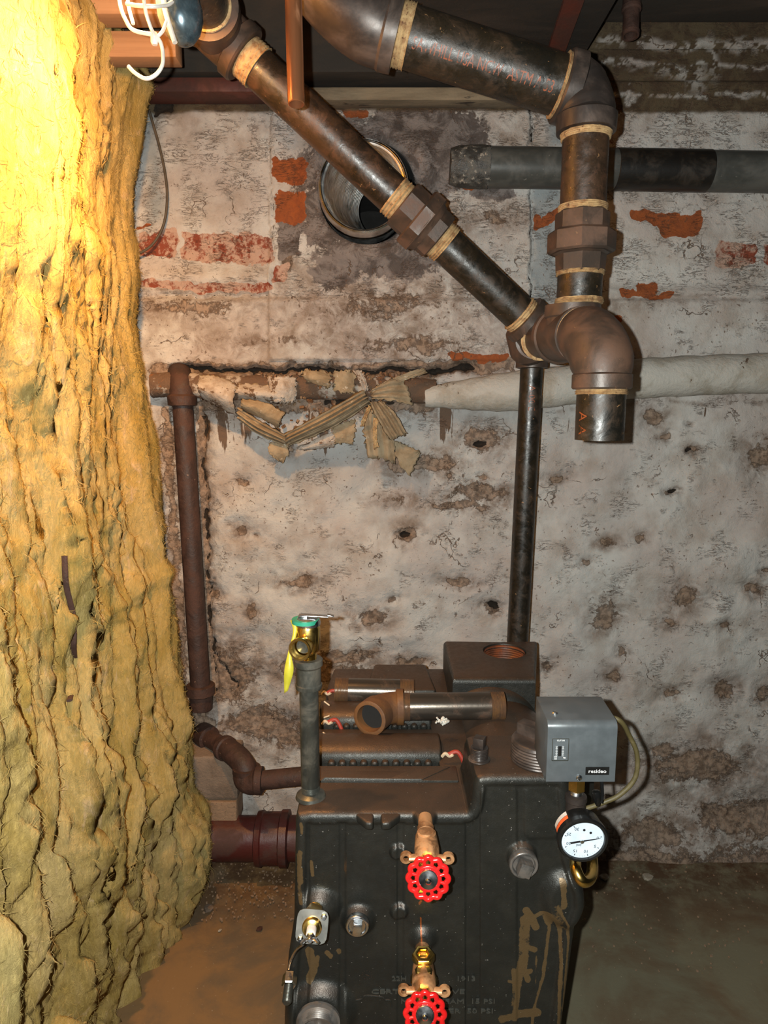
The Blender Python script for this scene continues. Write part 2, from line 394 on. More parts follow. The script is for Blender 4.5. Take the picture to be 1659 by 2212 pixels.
M['wall'] = wall_material()
def floor_material():
    t = NT('dirty_concrete')
    n = t.noise(3.2, 8, 0.65, 0.5); n2 = t.noise(26, 6, 0.7)
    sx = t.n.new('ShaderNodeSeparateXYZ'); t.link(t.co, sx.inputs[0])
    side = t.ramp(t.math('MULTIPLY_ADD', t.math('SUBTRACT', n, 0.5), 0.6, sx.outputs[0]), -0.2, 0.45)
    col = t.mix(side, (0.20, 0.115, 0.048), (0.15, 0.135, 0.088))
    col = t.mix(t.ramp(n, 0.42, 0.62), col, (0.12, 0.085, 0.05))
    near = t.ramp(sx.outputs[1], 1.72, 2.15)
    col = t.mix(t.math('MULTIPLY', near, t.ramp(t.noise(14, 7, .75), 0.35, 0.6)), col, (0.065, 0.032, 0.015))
    col = t.mix(t.ramp(t.noise(130, 3, 0.6), 0.70, 0.74), col, (0.28, 0.23, 0.16))
    t.bump(t.math('MULTIPLY_ADD', n2, 0.5, n), 0.4, 0.006)
    return t.out(col, 0.85, 0, 0.3)
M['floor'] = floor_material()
def boiler_material():
    t = NT('cast_iron_boiler')
    st, rs, bare = t.attr('B')
    geo = t.n.new('ShaderNodeNewGeometry'); sx = t.n.new('ShaderNodeSeparateXYZ'); t.link(geo.outputs['Normal'], sx.inputs[0])
    n = t.noise(12, 6, 0.65, 0.3); n2 = t.noise(70, 4, 0.7)
    col = t.mix(t.ramp(n, 0.4, 0.7), (0.021, 0.0215, 0.019), (0.031, 0.030, 0.025))
    dust = t.math('MULTIPLY', t.ramp(sx.outputs[2], 0.45, 0.95), t.ramp(n, 0.2, 0.7, 0.55, 1.0))
    col = t.mix(dust, col, (0.085, 0.052, 0.034))
    col = t.mix(t.math('MULTIPLY', dust, t.ramp(t.noise(9, 6, .7), 0.64, 0.70)), col, (0.15, 0.065, 0.02))
    col = t.mix(t.ramp(t.math('MULTIPLY_ADD', t.math('SUBTRACT', t.noise(30, 5, .7), 0.5), 1.5, st), 0.44, 0.62, 0, 0.8), col, (0.15, 0.095, 0.042))
    col = t.mix(t.ramp(t.math('MULTIPLY_ADD', t.math('SUBTRACT', n2, 0.5), 0.8, rs), 0.45, 0.6), col, (0.22, 0.06, 0.015))
    col = t.mix(t.math('MULTIPLY', t.ramp(t.noise(210, 2, 0.5), 0.735, 0.76), 0.7), col, (0.35, 0.33, 0.3))
    col = t.mix(bare, col, (0.16, 0.15, 0.14))
    t.bump(t.math('MULTIPLY_ADD', t.noise(420, 2, 0.5), 1.0, t.math('MULTIPLY', n2, 1.0)), 0.28, 0.0016)
    return t.out(col, t.ramp(n2, 0.3, 0.7, 0.38, 0.52), 0.45, 0.5)
def insulation_material():
    t = NT('yellow_fibreglass')
    v = t.mapping((1.4, 1.0, 0.5)); n = t.noise(5, 6, 0.7, 0.6, v); n2 = t.noise(26, 7, 0.75, 0.8, v); n3 = t.noise(2.2, 4, .6)
    col = t.mix(t.ramp(n, 0.35, 0.66), (0.40, 0.27, 0.070), (0.58, 0.42, 0.17))
    col = t.mix(t.ramp(n3, 0.5, 0.7, 0, 0.7), col, (0.34, 0.29, 0.12))
    col = t.mix(t.ramp(n2, 0.54, 0.72, 0, 0.8), col, (0.66, 0.46, 0.27))
    col = t.mix(t.ramp(t.noise(60, 3, 0.6, 2.0, v), 0.70, 0.76, 0, 0.5), col, (0.28, 0.17, 0.05))
    fz = t.noise(90, 6, 0.8, 1.5, v)
    t.bump(t.math('ADD', t.math('MULTIPLY', n2, 0.8), t.math('MULTIPLY', fz, 0.5)), 0.8, 0.016)
    t.p.inputs['Subsurface Weight'].default_value = 0.0
    return t.out(col, 0.95, 0, 0.1)
M['insul'] = insulation_material()
M['boiler'] = boiler_material()
# ================================================================== SETTING
YW = 2.17
def build_wall():
    xs = np.arange(-1.15, 2.05, 0.0048); zs = np.arange(0.0, 2.72, 0.0048)
    X, Z = np.meshgrid(xs, zs); Zr = Z - CAMZ
    dep = YW * cp - Zr * sp; px = 829.5 + F * X / dep; py = 1106 - F * (YW * sp + Zr * cp) / dep
    wx = px + 34 * (fbm(px / 40, py / 40, 3, 5, .6) - .5); wy = py + 34 * (fbm(px / 40, py / 40, 9, 5, .6) - .5)
    def box(x0, y0, x1, y1, s=14, r=8): return np.clip(0.5 - rrect(wx, wy, x0, y0, x1, y1, r) / (2 * s), 0, 1)
    def ell(cx, cy, rx, ry, s=0.5): return np.clip(0.5 + (1 - np.hypot((wx - cx) / rx, (wy - cy) / ry)) * s, 0, 1)
    def line(pts, w, s=8): return np.clip(0.5 + (w - polydist(wx, wy, pts)) / (2 * s), 0, 1)
    mx = lambda *a: np.maximum.reduce(a)
    ob = mx(box(592, 345, 662, 405), box(592, 420, 668, 480), box(1425, 458, 1515, 508, 8), line([(1375, 462), (1440, 480)], 15),
            box(1375, 607, 1420, 640), line([(1345, 634), (1440, 642)], 7), box(1305, 680, 1338, 704, 8), line([(1160, 470), (1160, 490), (1210, 450)], 9, 6),
            box(750, 240, 800, 262, 10), line([(720, 240), (790, 250)], 8), line([(1000, 410), (1050, 400)], 8), box(680, 770, 690, 775, 6),
            line([(980, 772), (1090, 776)], 8), line([(330, 480), (300, 490)], 3))
    rb = mx(box(396, 505, 586, 566), box(305, 500, 382, 552), line([(312, 610), (430, 618), (585, 620)], 11), box(592, 572, 622, 610, 8),
            box(1550, 526, 1634, 572), box(1648, 528, 1700, 572), line([(420, 615), (560, 622)], 7))
    mo = mx(box(860, 240, 1000, 420, 24, 20), ell(1000, 300, 60, 60), ell(790, 425, 170, 175), ell(905, 280, 130, 70), ell(960, 350, 80, 70), ell(725, 590, 60, 34), box(598, 470, 650, 560, 12),
            ell(850, 560, 120, 45), ell(1060, 420, 50, 18)) * 0.95
    blue = mx(box(1150, 405, 1212, 650, 10), box(1180, 240, 1220, 318, 10), box(320, 230, 352, 480, 14), ell(700, 985, 140, 50, .4) * .7, ell(1010, 900, 200, 50, .4) * .7, ell(640, 870, 60, 30, .5) * .6)
    D_ = [(1035, 950, 62, 48), (880, 1150, 38, 30), (1030, 1062, 95, 28), (1310, 1170, 30, 16), (1380, 1160, 22, 14), (1060, 1312, 34, 20),
          (1470, 1290, 44, 34), (1310, 1330, 44, 46), (1340, 1400, 20, 18), (1320, 1462, 24, 24), (1445, 1496, 32, 14), (1570, 1490, 36, 26),
          (1640, 985, 46, 44), (1450, 1062, 16, 14), (1495, 972, 26, 12), (528, 1042, 16, 12), (520, 1142, 26, 20), (650, 1255, 60, 24),
          (990, 1255, 44, 16), (550, 1315, 24, 26), (850, 1297, 18, 13), (1265, 1215, 12, 14), (1200, 1030, 34, 14), (1410, 905, 34, 22),
          (700, 1445, 160, 40), (560, 1560, 150, 60), (480, 1460, 110, 90), (640, 1600, 80, 30), (1180, 1440, 26, 22), (1430, 1620, 40, 22),
          (800, 1330, 60, 22), (740, 1410, 110, 26), (890, 1430, 60, 18), (1620, 1270, 30, 22), (1655, 1500, 30, 26), (930, 1000, 90, 34),
          (870, 1000, 60, 40), (430, 1560, 60, 60), (1500, 1650, 160, 60), (1600, 1760, 180, 60), (1400, 1790, 120, 50), (1560, 1350, 22, 14)]
    for k in range(20):
        x, y = RNG.uniform(440, 2100), RNG.uniform(900, 1700); r = RNG.uniform(5, 17)
        if not (600 < x < 1250 and y > 1400): D_.append((x, y, r * 1.5, r))
    pits = np.zeros_like(px)
    for cx, cy, rx, ry in D_: pits = np.maximum(pits, ell(cx, cy, rx, ry, .6))
    soft = mx(ell(830, 660, 260, 80, .4) * .95, ell(1060, 470, 90, 36, .5) * .9, ell(900, 745, 220, 46, .5) * .9, ell(560, 740, 260, 30, .5) * .8, ell(420, 665, 180, 40, .5) * .9, ell(600, 1580, 200, 60, .5) * .9, ell(860, 1080, 60, 20, .5) * .9, ell(1000, 1090, 120, 16, .5),
              ell(700, 1200, 240, 100, .3) * .45, ell(560, 1130, 140, 200, .3) * .45, ell(1020, 1130, 120, 100, .3) * .4, ell(430, 400, 200, 60, .3) * .45, ell(460, 270, 160, 60, .4) * .5,
              ell(1090, 300, 90, 60, .5) * .6, ell(1400, 250, 300, 30, .4) * .5, ell(1350, 660, 300, 24, .4) * .6)
    low = np.clip((py - 1640) / 200, 0, 1) * 0.85
    chase = mx(line([(432, 880), (440, 1200), (452, 1490)], 22, 16), line([(360, 890), (392, 1480)], 22, 20)) * .95
    ledge = line([(340, 800), (700, 800), (1000, 792), (1100, 790)], 22, 12) * (px < 1130)
    band = box(430, 800, 945, 900, 22, 10) * 1.05 * (px < 945)
    dirt = mx(pits * 0.98, soft, low, chase, ledge * .9, band, line([(300, 628), (590, 630)], 5, 8) * .9, line([(1290, 650), (1900, 640)], 4, 8) * .75,
              line([(1210, 888), (1400, 870), (1900, 852)], 5, 8) * .8, line([(720, 560), (740, 620)], 20, 14) * .8, ell(620, 560, 24, 60) * .9)
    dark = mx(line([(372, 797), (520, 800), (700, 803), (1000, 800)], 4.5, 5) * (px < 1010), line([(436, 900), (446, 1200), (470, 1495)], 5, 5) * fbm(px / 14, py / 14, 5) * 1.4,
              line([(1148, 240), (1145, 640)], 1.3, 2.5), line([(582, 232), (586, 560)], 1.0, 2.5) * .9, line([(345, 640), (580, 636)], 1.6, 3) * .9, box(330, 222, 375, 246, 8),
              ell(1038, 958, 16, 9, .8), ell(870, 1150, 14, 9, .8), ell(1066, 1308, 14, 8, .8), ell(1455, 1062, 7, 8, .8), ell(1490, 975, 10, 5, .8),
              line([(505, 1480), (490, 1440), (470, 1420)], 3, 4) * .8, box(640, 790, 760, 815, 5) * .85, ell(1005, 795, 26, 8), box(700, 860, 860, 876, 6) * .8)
    drip = np.clip(sstep(860, 885, py) * (1 - sstep(930, 1060, py + 50 * fbm(px / 30, py * 0, 4))), 0, 1)
    drip *= mx(sstep(420, 450, px) * (1 - sstep(545, 575, px)), sstep(640, 660, px) * (1 - sstep(730, 770, px)) * .95, sstep(930, 945, px) * (1 - sstep(985, 1010, px)), sstep(1205, 1225, px) * (1 - sstep(1240, 1260, px)) * .9, sstep(1500, 1510, px) * (1 - sstep(1525, 1535, px)) * .9)
    stone = sstep(232, 240, 480 - (py + 10 * (fbm(px / 26, py / 26, 21) - .5))) * 1.0
    mline = mx(line([(1300, 138), (2100, 150)], 4, 4), line([(1300, 205), (1700, 212)], 3, 3), line([(1300, 92), (1530, 96), (2100, 90)], 9, 6) * .9, ell(1540, 130, 12, 34), ell(1460, 150, 30, 10), ell(1500, 170, 16, 20),
               line([(1358, 185), (1362, 225)], 4, 3), line([(1370, 212), (1366, 230)], 4, 3)) * (fbm(px / 12, py / 12, 8) > .42)
    stone = np.clip(stone * (1 - 0.75 * mline), 0, 1)
    scr = sstep(520, 640, py) * 0 + (py < 640) * 1.0
    A = np.stack([ob, rb, mo], -1); B = np.stack([dirt, dark, drip], -1); K = np.stack([blue, stone, scr], -1)
    # relief ---------------------------------------------------------
    h = 0.012 * (fbm(X * 3.2, Z * 3.2, 31, 4) - .5) + 0.006 * (fbm(X * 16, Z * 16, 41, 4) - .5) + 0.0016 * (fbm(X * 70, Z * 70, 47, 3) - .5)
    h += sstep(880, 1000, py) * 0.045 * (fbm(X * 5, Z * 6, 51, 3) - .5)
    h -= pits * 0.012 * (0.5 + fbm(px / 9, py / 9, 61))
    h -= np.maximum(ob, rb) * 0.004
    cb = sstep(578, 588, px) * (1 - sstep(1142, 1150, px)) * (py < 780); h += cb * 0.014                      # chimney breast
    h += 0.016 * sstep(640, 655, py) + 0.0
    h += 0.02 * np.exp(-((py - 605) / 26.0) ** 2) * (px < 586) + 0.012 * np.exp(-((py - 632) / 12.0) ** 2) * (px > 1200)
    h -= 0.05 * np.clip(dark * 1.0, 0, 1) * (py > 780) * (py < 830)
    h -= 0.02 * np.clip(dark, 0, 1) * ((py <= 780) | (py >= 830))
    h += 0.03 * np.exp(-((py - 845) / 38.0) ** 2) * (px > 420) * (px < 930) * (0.4 + fbm(px / 20, py / 20, 71))
    h += 0.045 * np.exp(-((np.hypot((px - 935) / 90, (py - 352) / 70)) ** 2))                               # mortar bulge round the drain
    rr = np.hypot(px - 793, (py - 421) * 0.93); h += 0.022 * np.exp(-((rr - 128) / 22.0) ** 2)
    h -= chase * 0.02; h += 0.05 * sstep(1700, 1900, py)
    h -= 0.015 * sstep(4, 0, np.abs(py - 171) % 68) * (py < 235)
    V = np.stack([X, YW - h, Z], -1)
    ringm = (rr > 95) & (rr < 107); k_ = np.where(ringm, 103.0 / np.maximum(rr, 1), 1.0); hc = W(793, 421, YW)
    V[..., 0] = hc.x + (V[..., 0] - hc.x) * k_; V[..., 2] = hc.z + (V[..., 2] - hc.z) * k_
    hole = rr <= 95
    o = grid_mesh('wall_back', V, M['wall'], attrs={'A': A, 'B': B, 'K': K}, drop=hole)
    tag(o, kind='structure')
build_wall()
m = MB(); cx = W(793, 421, YW)       # the round hole through the wall
m.lathe((cx.x, YW - 0.012, cx.z), (0, 1, 0), [(0, .15), (0.0, .142), (0.02, .14), (0.74, .135)], 48, False)
m.lathe((cx.x, YW + 0.72, cx.z), (0, 1, 0), [(0, .14), (0.01, .0001)], 48, False)
o = m.build('trim_1', M['hollow_shade']); tag(o, kind='structure')  # lining and end disc coloured near black as the hole's shade
# floor
fx = np.arange(-1.4, 2.3, 0.02); fy = np.arange(-0.6, 2.3, 0.02); FX, FY = np.meshgrid(fx, fy)
FZ = 0.008 * (fbm(FX * 4, FY * 4, 81) - .5) + 0.02 * sstep(2.02, 2.2, FY) * fbm(FX * 12, FY * 12, 85) - 0.004
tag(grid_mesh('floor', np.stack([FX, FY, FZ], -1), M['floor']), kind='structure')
tag(MB().box((-1.18, 0.85, 1.36), (0.06, 2.9, 2.72)).build('wall_left', M['block_grey']), kind='structure')
tag(MB().box((0.45, 0.85, 2.72), (3.4, 3.0, 0.05)).build('ceiling', M['wood']), kind='structure')
def slab(n, x0, x1, y0, y1, z0, z1, mat, bev=0.003):
    return tag(MB().box(((x0 + x1) / 2, (y0 + y1) / 2, (z0 + z1) / 2), (x1 - x0, y1 - y0, z1 - z0)).build(n, mat, bev=bev), kind='structure')
slab('trim_2', -0.30, 0.53, 2.10, 2.165, 2.312, 2.345, M['wood_pale'])            # thin pale sill strip
slab('trim_3', -0.72, -0.29, 2.08, 2.165, 2.325, 2.362, M['wood_red'])            # red brown sill
slab('trim_4', -1.1, 0.52, 2.06, 2.163, 2.366, 2.69, M['wood'])                   # rim joist
slab('trim_5', 0.06, 0.53, 0.6, 2.05, 2.40, 2.69, M['wood'])                      # deep dark joist over the header
slab('trim_6', 0.56, 2.0, 1.98, 2.12, 2.515, 2.69, M['wood'])                     # beam at right
slab('trim_7', -1.1, -0.36, 1.66, 1.72, 2.312, 2.44, M['wood_new'])                # pine blocking by the lamp
slab('trim_8', -1.1, -0.47, 1.745, 1.80, 2.265, 2.32, M['wood_new'])
slab('trim_9', 0.84, 1.13, 1.86, 1.97, 2.555, 2.60, M['block_grey']); slab('trim_10', 1.14, 1.5, 1.86, 1.97, 2.553, 2.60, M['block_grey'])
# rust brown brace on the joist underside
tag(MB().prism([(0.395, 1.62, 2.396), (0.44, 1.62, 2.396), (0.47, 2.04, 2.396), (0.425, 2.04, 2.396)], (0, 0, -0.012)).build('trim_11', M['wood_red']), kind='structure')

# ================================================================== INSULATION
def build_insulation():
    E = [(-200, 225), (0, 245), (50, 262), (100, 286), (150, 325), (185, 337), (230, 322), (300, 315), (400, 300), (470, 293), (520, 297), (600, 307), (700, 300), (800, 318),
         (900, 323), (1000, 338), (1100, 346), (1200, 352), (1230, 372), (1260, 360), (1330, 378), (1400, 385), (1480, 398), (1550, 418), (1650, 424), (1750, 446), (1830, 456), (1880, 446), (1950, 432), (2100, 415), (2300, 400)]
    YE = 1.97; ez = []; ex = []
    for y, x in E:
        p = W(x, y, YE); ez.append(p.z); ex.append(p.x)
    ez = np.array(ez[::-1]); ex = np.array(ex[::-1])
    zs = np.arange(-0.005, 2.64, 0.0055); ys = np.arange(0.72, YE + 0.001, 0.0062)
    ncol = len(ys); nwrap = 26
    Yg, Zg = np.meshgrid(ys, zs); s = (Yg - 0.72) / (YE - 0.72)
    Xe = np.interp(Zg, ez, ex)
    Xn = -0.60 + 0.02 * np.sin(Zg * 3)
    mixf = sstep(0.45, 1.0, s)
    X = Xn * (1 - mixf) + Xe * mixf
    top = sstep(2.0, 2.5, Zg) * 0.10 * (1 - s); X = X - top
    X = X - 0.07 * sstep(.55, .0, Zg) * sstep(.98, .72, s)
    # lower skirt spreads on the floor as in the photograph
    # fluffy folds: warped, vertical
    a = Yg * 6.0; b = Zg * 2.0
    w1 = fbm(a * .8, b * .8, 101, 3) * 2.6; w2 = fbm(a * .8, b * .8, 111, 3) * 2.6
    bil = lambda x, y, s, o=3: np.minimum(1, 2.0 * np.sqrt((2 * fbm(x, y, s, o, .5) - 1) ** 2 + .003))
    r1 = bil(a * .9 + w1 * .6, b * .36 + w2 * .3, 121)
    r2 = bil(a * 2.1 + w2 * .9, b * .8 + w1 * .6, 131)
    r3 = bil(a * 5 + w1 * 2.2, b * 3.0 + w2 * 1.8, 141)
    r4 = fbm(a * 18 + w2 * 5, b * 13 + w1 * 5, 151, 3)
    lowamp = 0.75 + 0.9 * sstep(1.7, 0.5, Zg)
    d = (0.11 * (fbm(a * .55, b * .6, 161, 3) - .5) + 0.050 * (r1 - .75) + 0.046 * (r2 - .6) * lowamp + 0.020 * (r3 - .5) * lowamp + 0.016 * (r4 - .5) + 0.006 * (fbm(a * 42, b * 34, 155, 2) - .5))
    edgefade = 1 - 0.72 * sstep(0.86, 1.0, s); d = d * edgefade
    X = X + d; Yo = Yg + 0.018 * (r3 - .5) * (1 - s ** 6); Zo = Zg + 0.02 * (r2 - .5) * sstep(0, .05, Zg)
    P = np.stack([X, Yo, Zo], -1)
    # wrap round the far edge back to the left
    th = np.linspace(0, 1, nwrap + 1)[1:]
    ragg = 0.010 * (fbm(zs * 30, zs * 0 + 1, 171, 3) - .5) + 0.016 * (fbm(zs * 9, zs * 0 + 2, 181, 3) - .5)
    wr = []
    for t in th:
        ang = t * math.pi / 2 * min(1, t * 2.2) if t < .45 else math.pi / 2
        off = 0.0 if t < .45 else (t - .45) * 0.9
        x = P[:, -1, 0] + ragg * math.sin(min(t * 6, math.pi)) - 0.03 * (1 - math.cos(min(t / .45, 1) * math.pi / 2)) - off * 0.5
        y = P[:, -1, 1] + 0.03 * math.sin(min(t / .45, 1) * math.pi / 2) + 0.01 * fbm(zs * 20, zs * 0 + t * 9, 191, 3)
        wr.append(np.stack([x, y, P[:, -1, 2]], -1))
    P = np.concatenate([P, np.stack(wr, 1)], 1)
    return P
IP = build_insulation()
ins = thing('insulation_batt', (-0.6, 1.5, 0), 'tall yellow fibreglass insulation blanket hanging at left and lit by the lamp', 'insulation')
grid_mesh('fibreglass', IP, M['insul'], ins)
# torn curls and loose tufts of the batt
mt = MB(); R_, C_ = IP.shape[:2]
for k in range(0):
    i = random.randint(20, R_ - 25); j = random.randint(60, C_ - 28) if k % 3 else random.randint(C_ - 60, C_ - 28)
    p = Vector(IP[i, j]); L = random.uniform(0.018, 0.05); r = random.uniform(0.006, 0.015)
    if p.z > 1.5: L *= .6; r *= .7
    dv = Vector((random.uniform(.1, .7), random.uniform(-.8, .5), random.uniform(-1, .7))).normalized()
    sd = Vector((random.uniform(-.4, .6), random.uniform(-1, 1), random.uniform(-1, .4))).normalized()
    pts = [p - dv * 0.016]; q = p.copy()
    for n in range(6):
        dv = (dv + sd * 0.42).normalized(); q = q + dv * L / 6; pts.append(q.copy())
    mt.tube(pts, [r * x for x in (.9, 1.2, 1.25, 1.1, .95, .7, .3)], 9, flat=0.5)

def fibres(n=85000):
    ii = RNG.randint(2, R_ - 3, n); jj = RNG.randint(2, C_ - 12, n); ed = n // 6; jj[:ed] = RNG.randint(C_ - 44, C_ - 18, ed)
    p = IP[ii, jj]; du = IP[ii, jj + 1] - IP[ii, jj - 1]; dv = IP[ii + 1, jj] - IP[ii - 1, jj]
    nr = np.cross(du, dv); nr /= np.linalg.norm(nr, axis=1, keepdims=True) + 1e-9; nr *= np.sign(nr[:, :1] + 1e-6)
    t = RNG.normal(size=(n, 3)) * np.array([.3, .6, 1.0]); t -= nr * (t * nr).sum(1, keepdims=True); t /= np.linalg.norm(t, axis=1, keepdims=True) + 1e-9
    s = np.cross(nr, t); L = RNG.uniform(.006, .024, (n, 1)); w = RNG.uniform(.00025, .0008, (n, 1)); wi = RNG.rand(n, 1) < .02; w = np.where(wi, w * 3, w); c = RNG.normal(size=(n, 1)) * .35; lift = RNG.uniform(.03, .45, (n, 1)) ** 1.7
    V = []
    for k, u in enumerate((-.1, .3, .65, 1.0)):
        q = p + t * L * u + s * L * c * u * u + nr * L * (lift * np.sin(u * 2.4) + .02)
        wk = w * (1.0, 1.0, .8, .3)[k]; V += [q - s * wk, q + s * wk]
    V = np.stack(V, 1).reshape(n, 4, 2, 3)
    me = bpy.data.meshes.new('loose_fibres'); vv = (V.reshape(-1, 3) - np.array(rootloc(ins))).astype(np.float32)
    me.vertices.add(len(vv)); me.vertices.foreach_set('co', vv.ravel())
    b_ = np.arange(n)[:, None, None] * 8 + np.arange(3)[None, :, None] * 2 + np.array([0, 1, 3, 2])[None, None, :]
    me.loops.add(b_.size); me.loops.foreach_set('vertex_index', b_.ravel().astype(np.int32))
    me.polygons.add(b_.size // 4); me.polygons.foreach_set('loop_start', np.arange(0, b_.size, 4, dtype=np.int32)); me.update(calc_edges=True)
    me.materials.append(M['insul']); me.shade_smooth(); o = bpy.data.objects.new('loose_fibres', me); C.objects.link(o); o.parent = ins; tag(o, kind='stuff')
fibres()
pp = []
for (x, y) in ((130, 1200), (140, 1260), (150, 1330), (152, 1400), (158, 1450), (150, 1510)):
    row = int((PZ(10, 10, 2.6).z * 0)); 
    # find blanket point nearest that sight line
    dd = IP.reshape(-1, 3) - np.array([0, 0, CAMZ]); dp = dd[:, 1] * cp - dd[:, 2] * sp
    ux = 829.5 + F * dd[:, 0] / dp; uy = 1106 - F * (dd[:, 1] * sp + dd[:, 2] * cp) / dp
    kx = np.argmin(np.hypot(ux - x, uy - y) + dp * 4); pp.append(Vector(IP.reshape(-1, 3)[kx]) + Vector((0.008, -0.006, 0)))
o = MB().tube(smooth_path(pp, 4), 0.006, 8, flat=0.5).build('paper_strip', M['old_rust'], ins); tag(o, 'torn brown kraft paper strip in the yellow fibreglass')

# ================================================================== TROUBLE LAMP
ZL = 1.10
lamp = thing('work_lamp', tuple(D(330, -75, ZL)), 'lit caged trouble lamp with a curved wire hook hanging at top left', 'lamp')
bc = D(262, -95, ZL)
m = MB(); m.lathe(bc - Vector((0, 0, .035)), (0, 0, 1), [(0, .004), (.006, .018), (.016, .027), (.032, .031), (.048, .027), (.062, .016), (.075, .0135), (.09, .0135)], 24)
m.build('bulb', M['bulb'], lamp)
sp_ = bpy.data.lights.new('lamp_beam', 'SPOT'); sp_.energy = BEAM_POWER; sp_.color = (1.0, 0.50, 0.16); sp_.spot_size = math.radians(165); sp_.spot_blend = 1.0; sp_.shadow_soft_size = .02
spo = bpy.data.objects.new('lamp_beam', sp_); C.objects.link(spo); spo.location = bc + Vector((-.015, 0, -.045)) - Vector(lamp.location); spo.parent = lamp
spo.rotation_euler = Vector((-1, .30, -1.0)).to_track_quat('-Z', 'Y').to_euler()
m = MB(); m.lathe(bc + Vector((0, 0, .052)), (0, 0, 1), [(0, .02), (.01, .024), (.07, .024), (.10, .016)], 24)
m.build('socket', M['black_plastic'], lamp)
def Lp(x, y, dz=0): return D(x, y, ZL + dz)
m = MB(); wr = 0.0026
def wire(pts, r=wr): m.tube(smooth_path([Lp(*p) for p in pts], 6), r, 10)
wire([(248, -120), (258, 0), (272, 44), (290, 66), (335, 76)], .0030)
wire([(268, -120, .03), (276, 0, .03), (288, 52, .03)], .0028)
wire([(305, -130, -.03), (311, 0, -.03), (324, 55, -.02), (336, 78)], .0028)
wire([(345, -120, .01), (354, 0, .01), (362, 42, .01), (378, 92, .01)], .0042)
wire([(362, 40, .01), (352, 66), (340, 80)], .0026)
wire([(274, 8), (296, 12, -.02), (330, 14, -.03), (360, 11, -.01), (372, 4)], .0030)
wire([(276, -60), (300, -52, -.03), (335, -50, -.03), (366, -58)], .003)
m.build('wire_guard', M['guard'], lamp)
m = MB(); m.tube(smooth_path([Lp(*p) for p in [(336, 76), (347, 92), (352, 118), (350, 142), (336, 162), (315, 170), (292, 158), (277, 143)]], 8), .0029, 10)
m.lathe(Lp(333, 70), (0, 0, -1), [(0, .004), (.004, .006), (.014, .006), (.018, .004)], 14)
m.build('hook', M['guard'], lamp)
m = MB()      # shell of the reflector, seen from its outside edge
m.lathe(Lp(372, -60, .035), (.16, .05, -1), [(0, .030), (.03, .034), (.06, .036), (.075, .034), (.092, .026), (.104, .014), (.108, .0005)], 36, False)
o = m.build('reflector', M['reflector'], lamp); md = o.modifiers.new('thick', 'SOLIDIFY'); md.thickness = 0.0015
m = MB(); m.tube([bc + Vector((0, 0, .15)), bc + Vector((-.01, .02, .25)), bc + Vector((-.03, .1, .5)), bc + Vector((-.04, .12, .62))], .005, 10); m.build('cord', M['black_plastic'], lamp)

# ================================================================== STEAM PIPING
steam = thing('steam_piping', tuple(D(1137, 1400, 1.9)), 'black iron steam header with diagonal pipe, unions and elbows hanging before the wall', 'pipe')
def ring_dope(p, d, r, L, parent, name='thread_dope'):
    pr = []
    n = 9
    for i in range(n + 1): pr.append((L * i / n, r + (0.0022 if i % 2 else 0.0) * (0.6 + random.random())))
    o = MB().lathe(p, d, [(0, r - .004)] + pr + [(L, r - .004)], 40).build(name, M['dope'], parent, jitter=0.0004)
    return tag(o, 'dried tan joint compound on the threads')
# diagonal run -------------------------------------------------------
A0 = D(478, 72, 1.50); A1 = D(1152, 706, 1.72); dd_ = (A1 - A0).normalized(); LD = (A1 - A0).length
def onD(t): return A0 + dd_ * (LD * t)
tU0, tU1 = 0.545, 0.668
R3 = 0.0435
pA = MB().cyl(onD(0.05), onD(tU0), R3, 48).build('diagonal_pipe', M['pipe_rust'], steam); tag(pA, 'rusty upper length of diagonal pipe')
pB = MB().cyl(onD(tU1), onD(0.985), R3 * .98, 48).build('diagonal_pipe', M['pipe'], steam); tag(pB, 'dark glossy lower length of diagonal pipe')
ring_dope(onD(0.068), dd_, R3 + .0015, 0.035, pA); ring_dope(onD(tU0) - dd_ * .028, dd_, R3 + .0012, 0.032, pA)
ring_dope(onD(tU1) - dd_ * .002, dd_, R3 + .001, 0.026, pB); ring_dope(onD(0.945) , dd_, R3 + .002, 0.030, pB)
# union on the diagonal
u = MB(); q0 = onD(tU0); Lu = (onD(tU1) - q0).length
u.hexa(q0, q0 + dd_ * (Lu * .42), 0.0570, .25, .003, 8)
u.hexa(q0 + dd_ * Lu * .36, q0 + dd_ * (Lu * .66), 0.0745, .1, .004, 8)
u.lathe(q0 + dd_ * Lu * .60, dd_, [(0, .070), (Lu * .08, .062), (Lu * .16, .058)], 40)
u.hexa(q0 + dd_ * Lu * .72, onD(tU1), 0.0575, .25, .003, 8)
u.build('union', M['iron'], steam)
# top left tee with its branch toward the viewer
tee = MB()
tee.tube([onD(-0.05), onD(0.0), onD(0.045)], [.056, .056, .055], 40)
tee.lathe(onD(0.035), dd_, [(0, .055), (.004, .062), (.026, .062), (.03, .058), (.03, .045)], 44)
br0 = onD(-0.005); br1 = D(452, 22, 1.40); brd = (br1 - br0).normalized()
tee.tube([br0, lerp(br0, br1, .5), br1], [.054, .054, .055], 40)
tee.lathe(br1 - brd * .006, brd, [(0, .054), (.002, .061), (.024, .061), (.025, .046)], 44)
tee.tube([onD(-.04), D(420, 40, 1.52), D(380, -20, 1.55)], [.056, .052, .05], 32)
tee.build('tee', M['iron'], steam)
bp = MB().cyl(br1 - brd * .01, br1 + brd * .5, .0435, 40).build('branch_pipe', M['pipe'], steam)
ring_dope(br1 + brd * .014, brd, .0450, .014, bp)
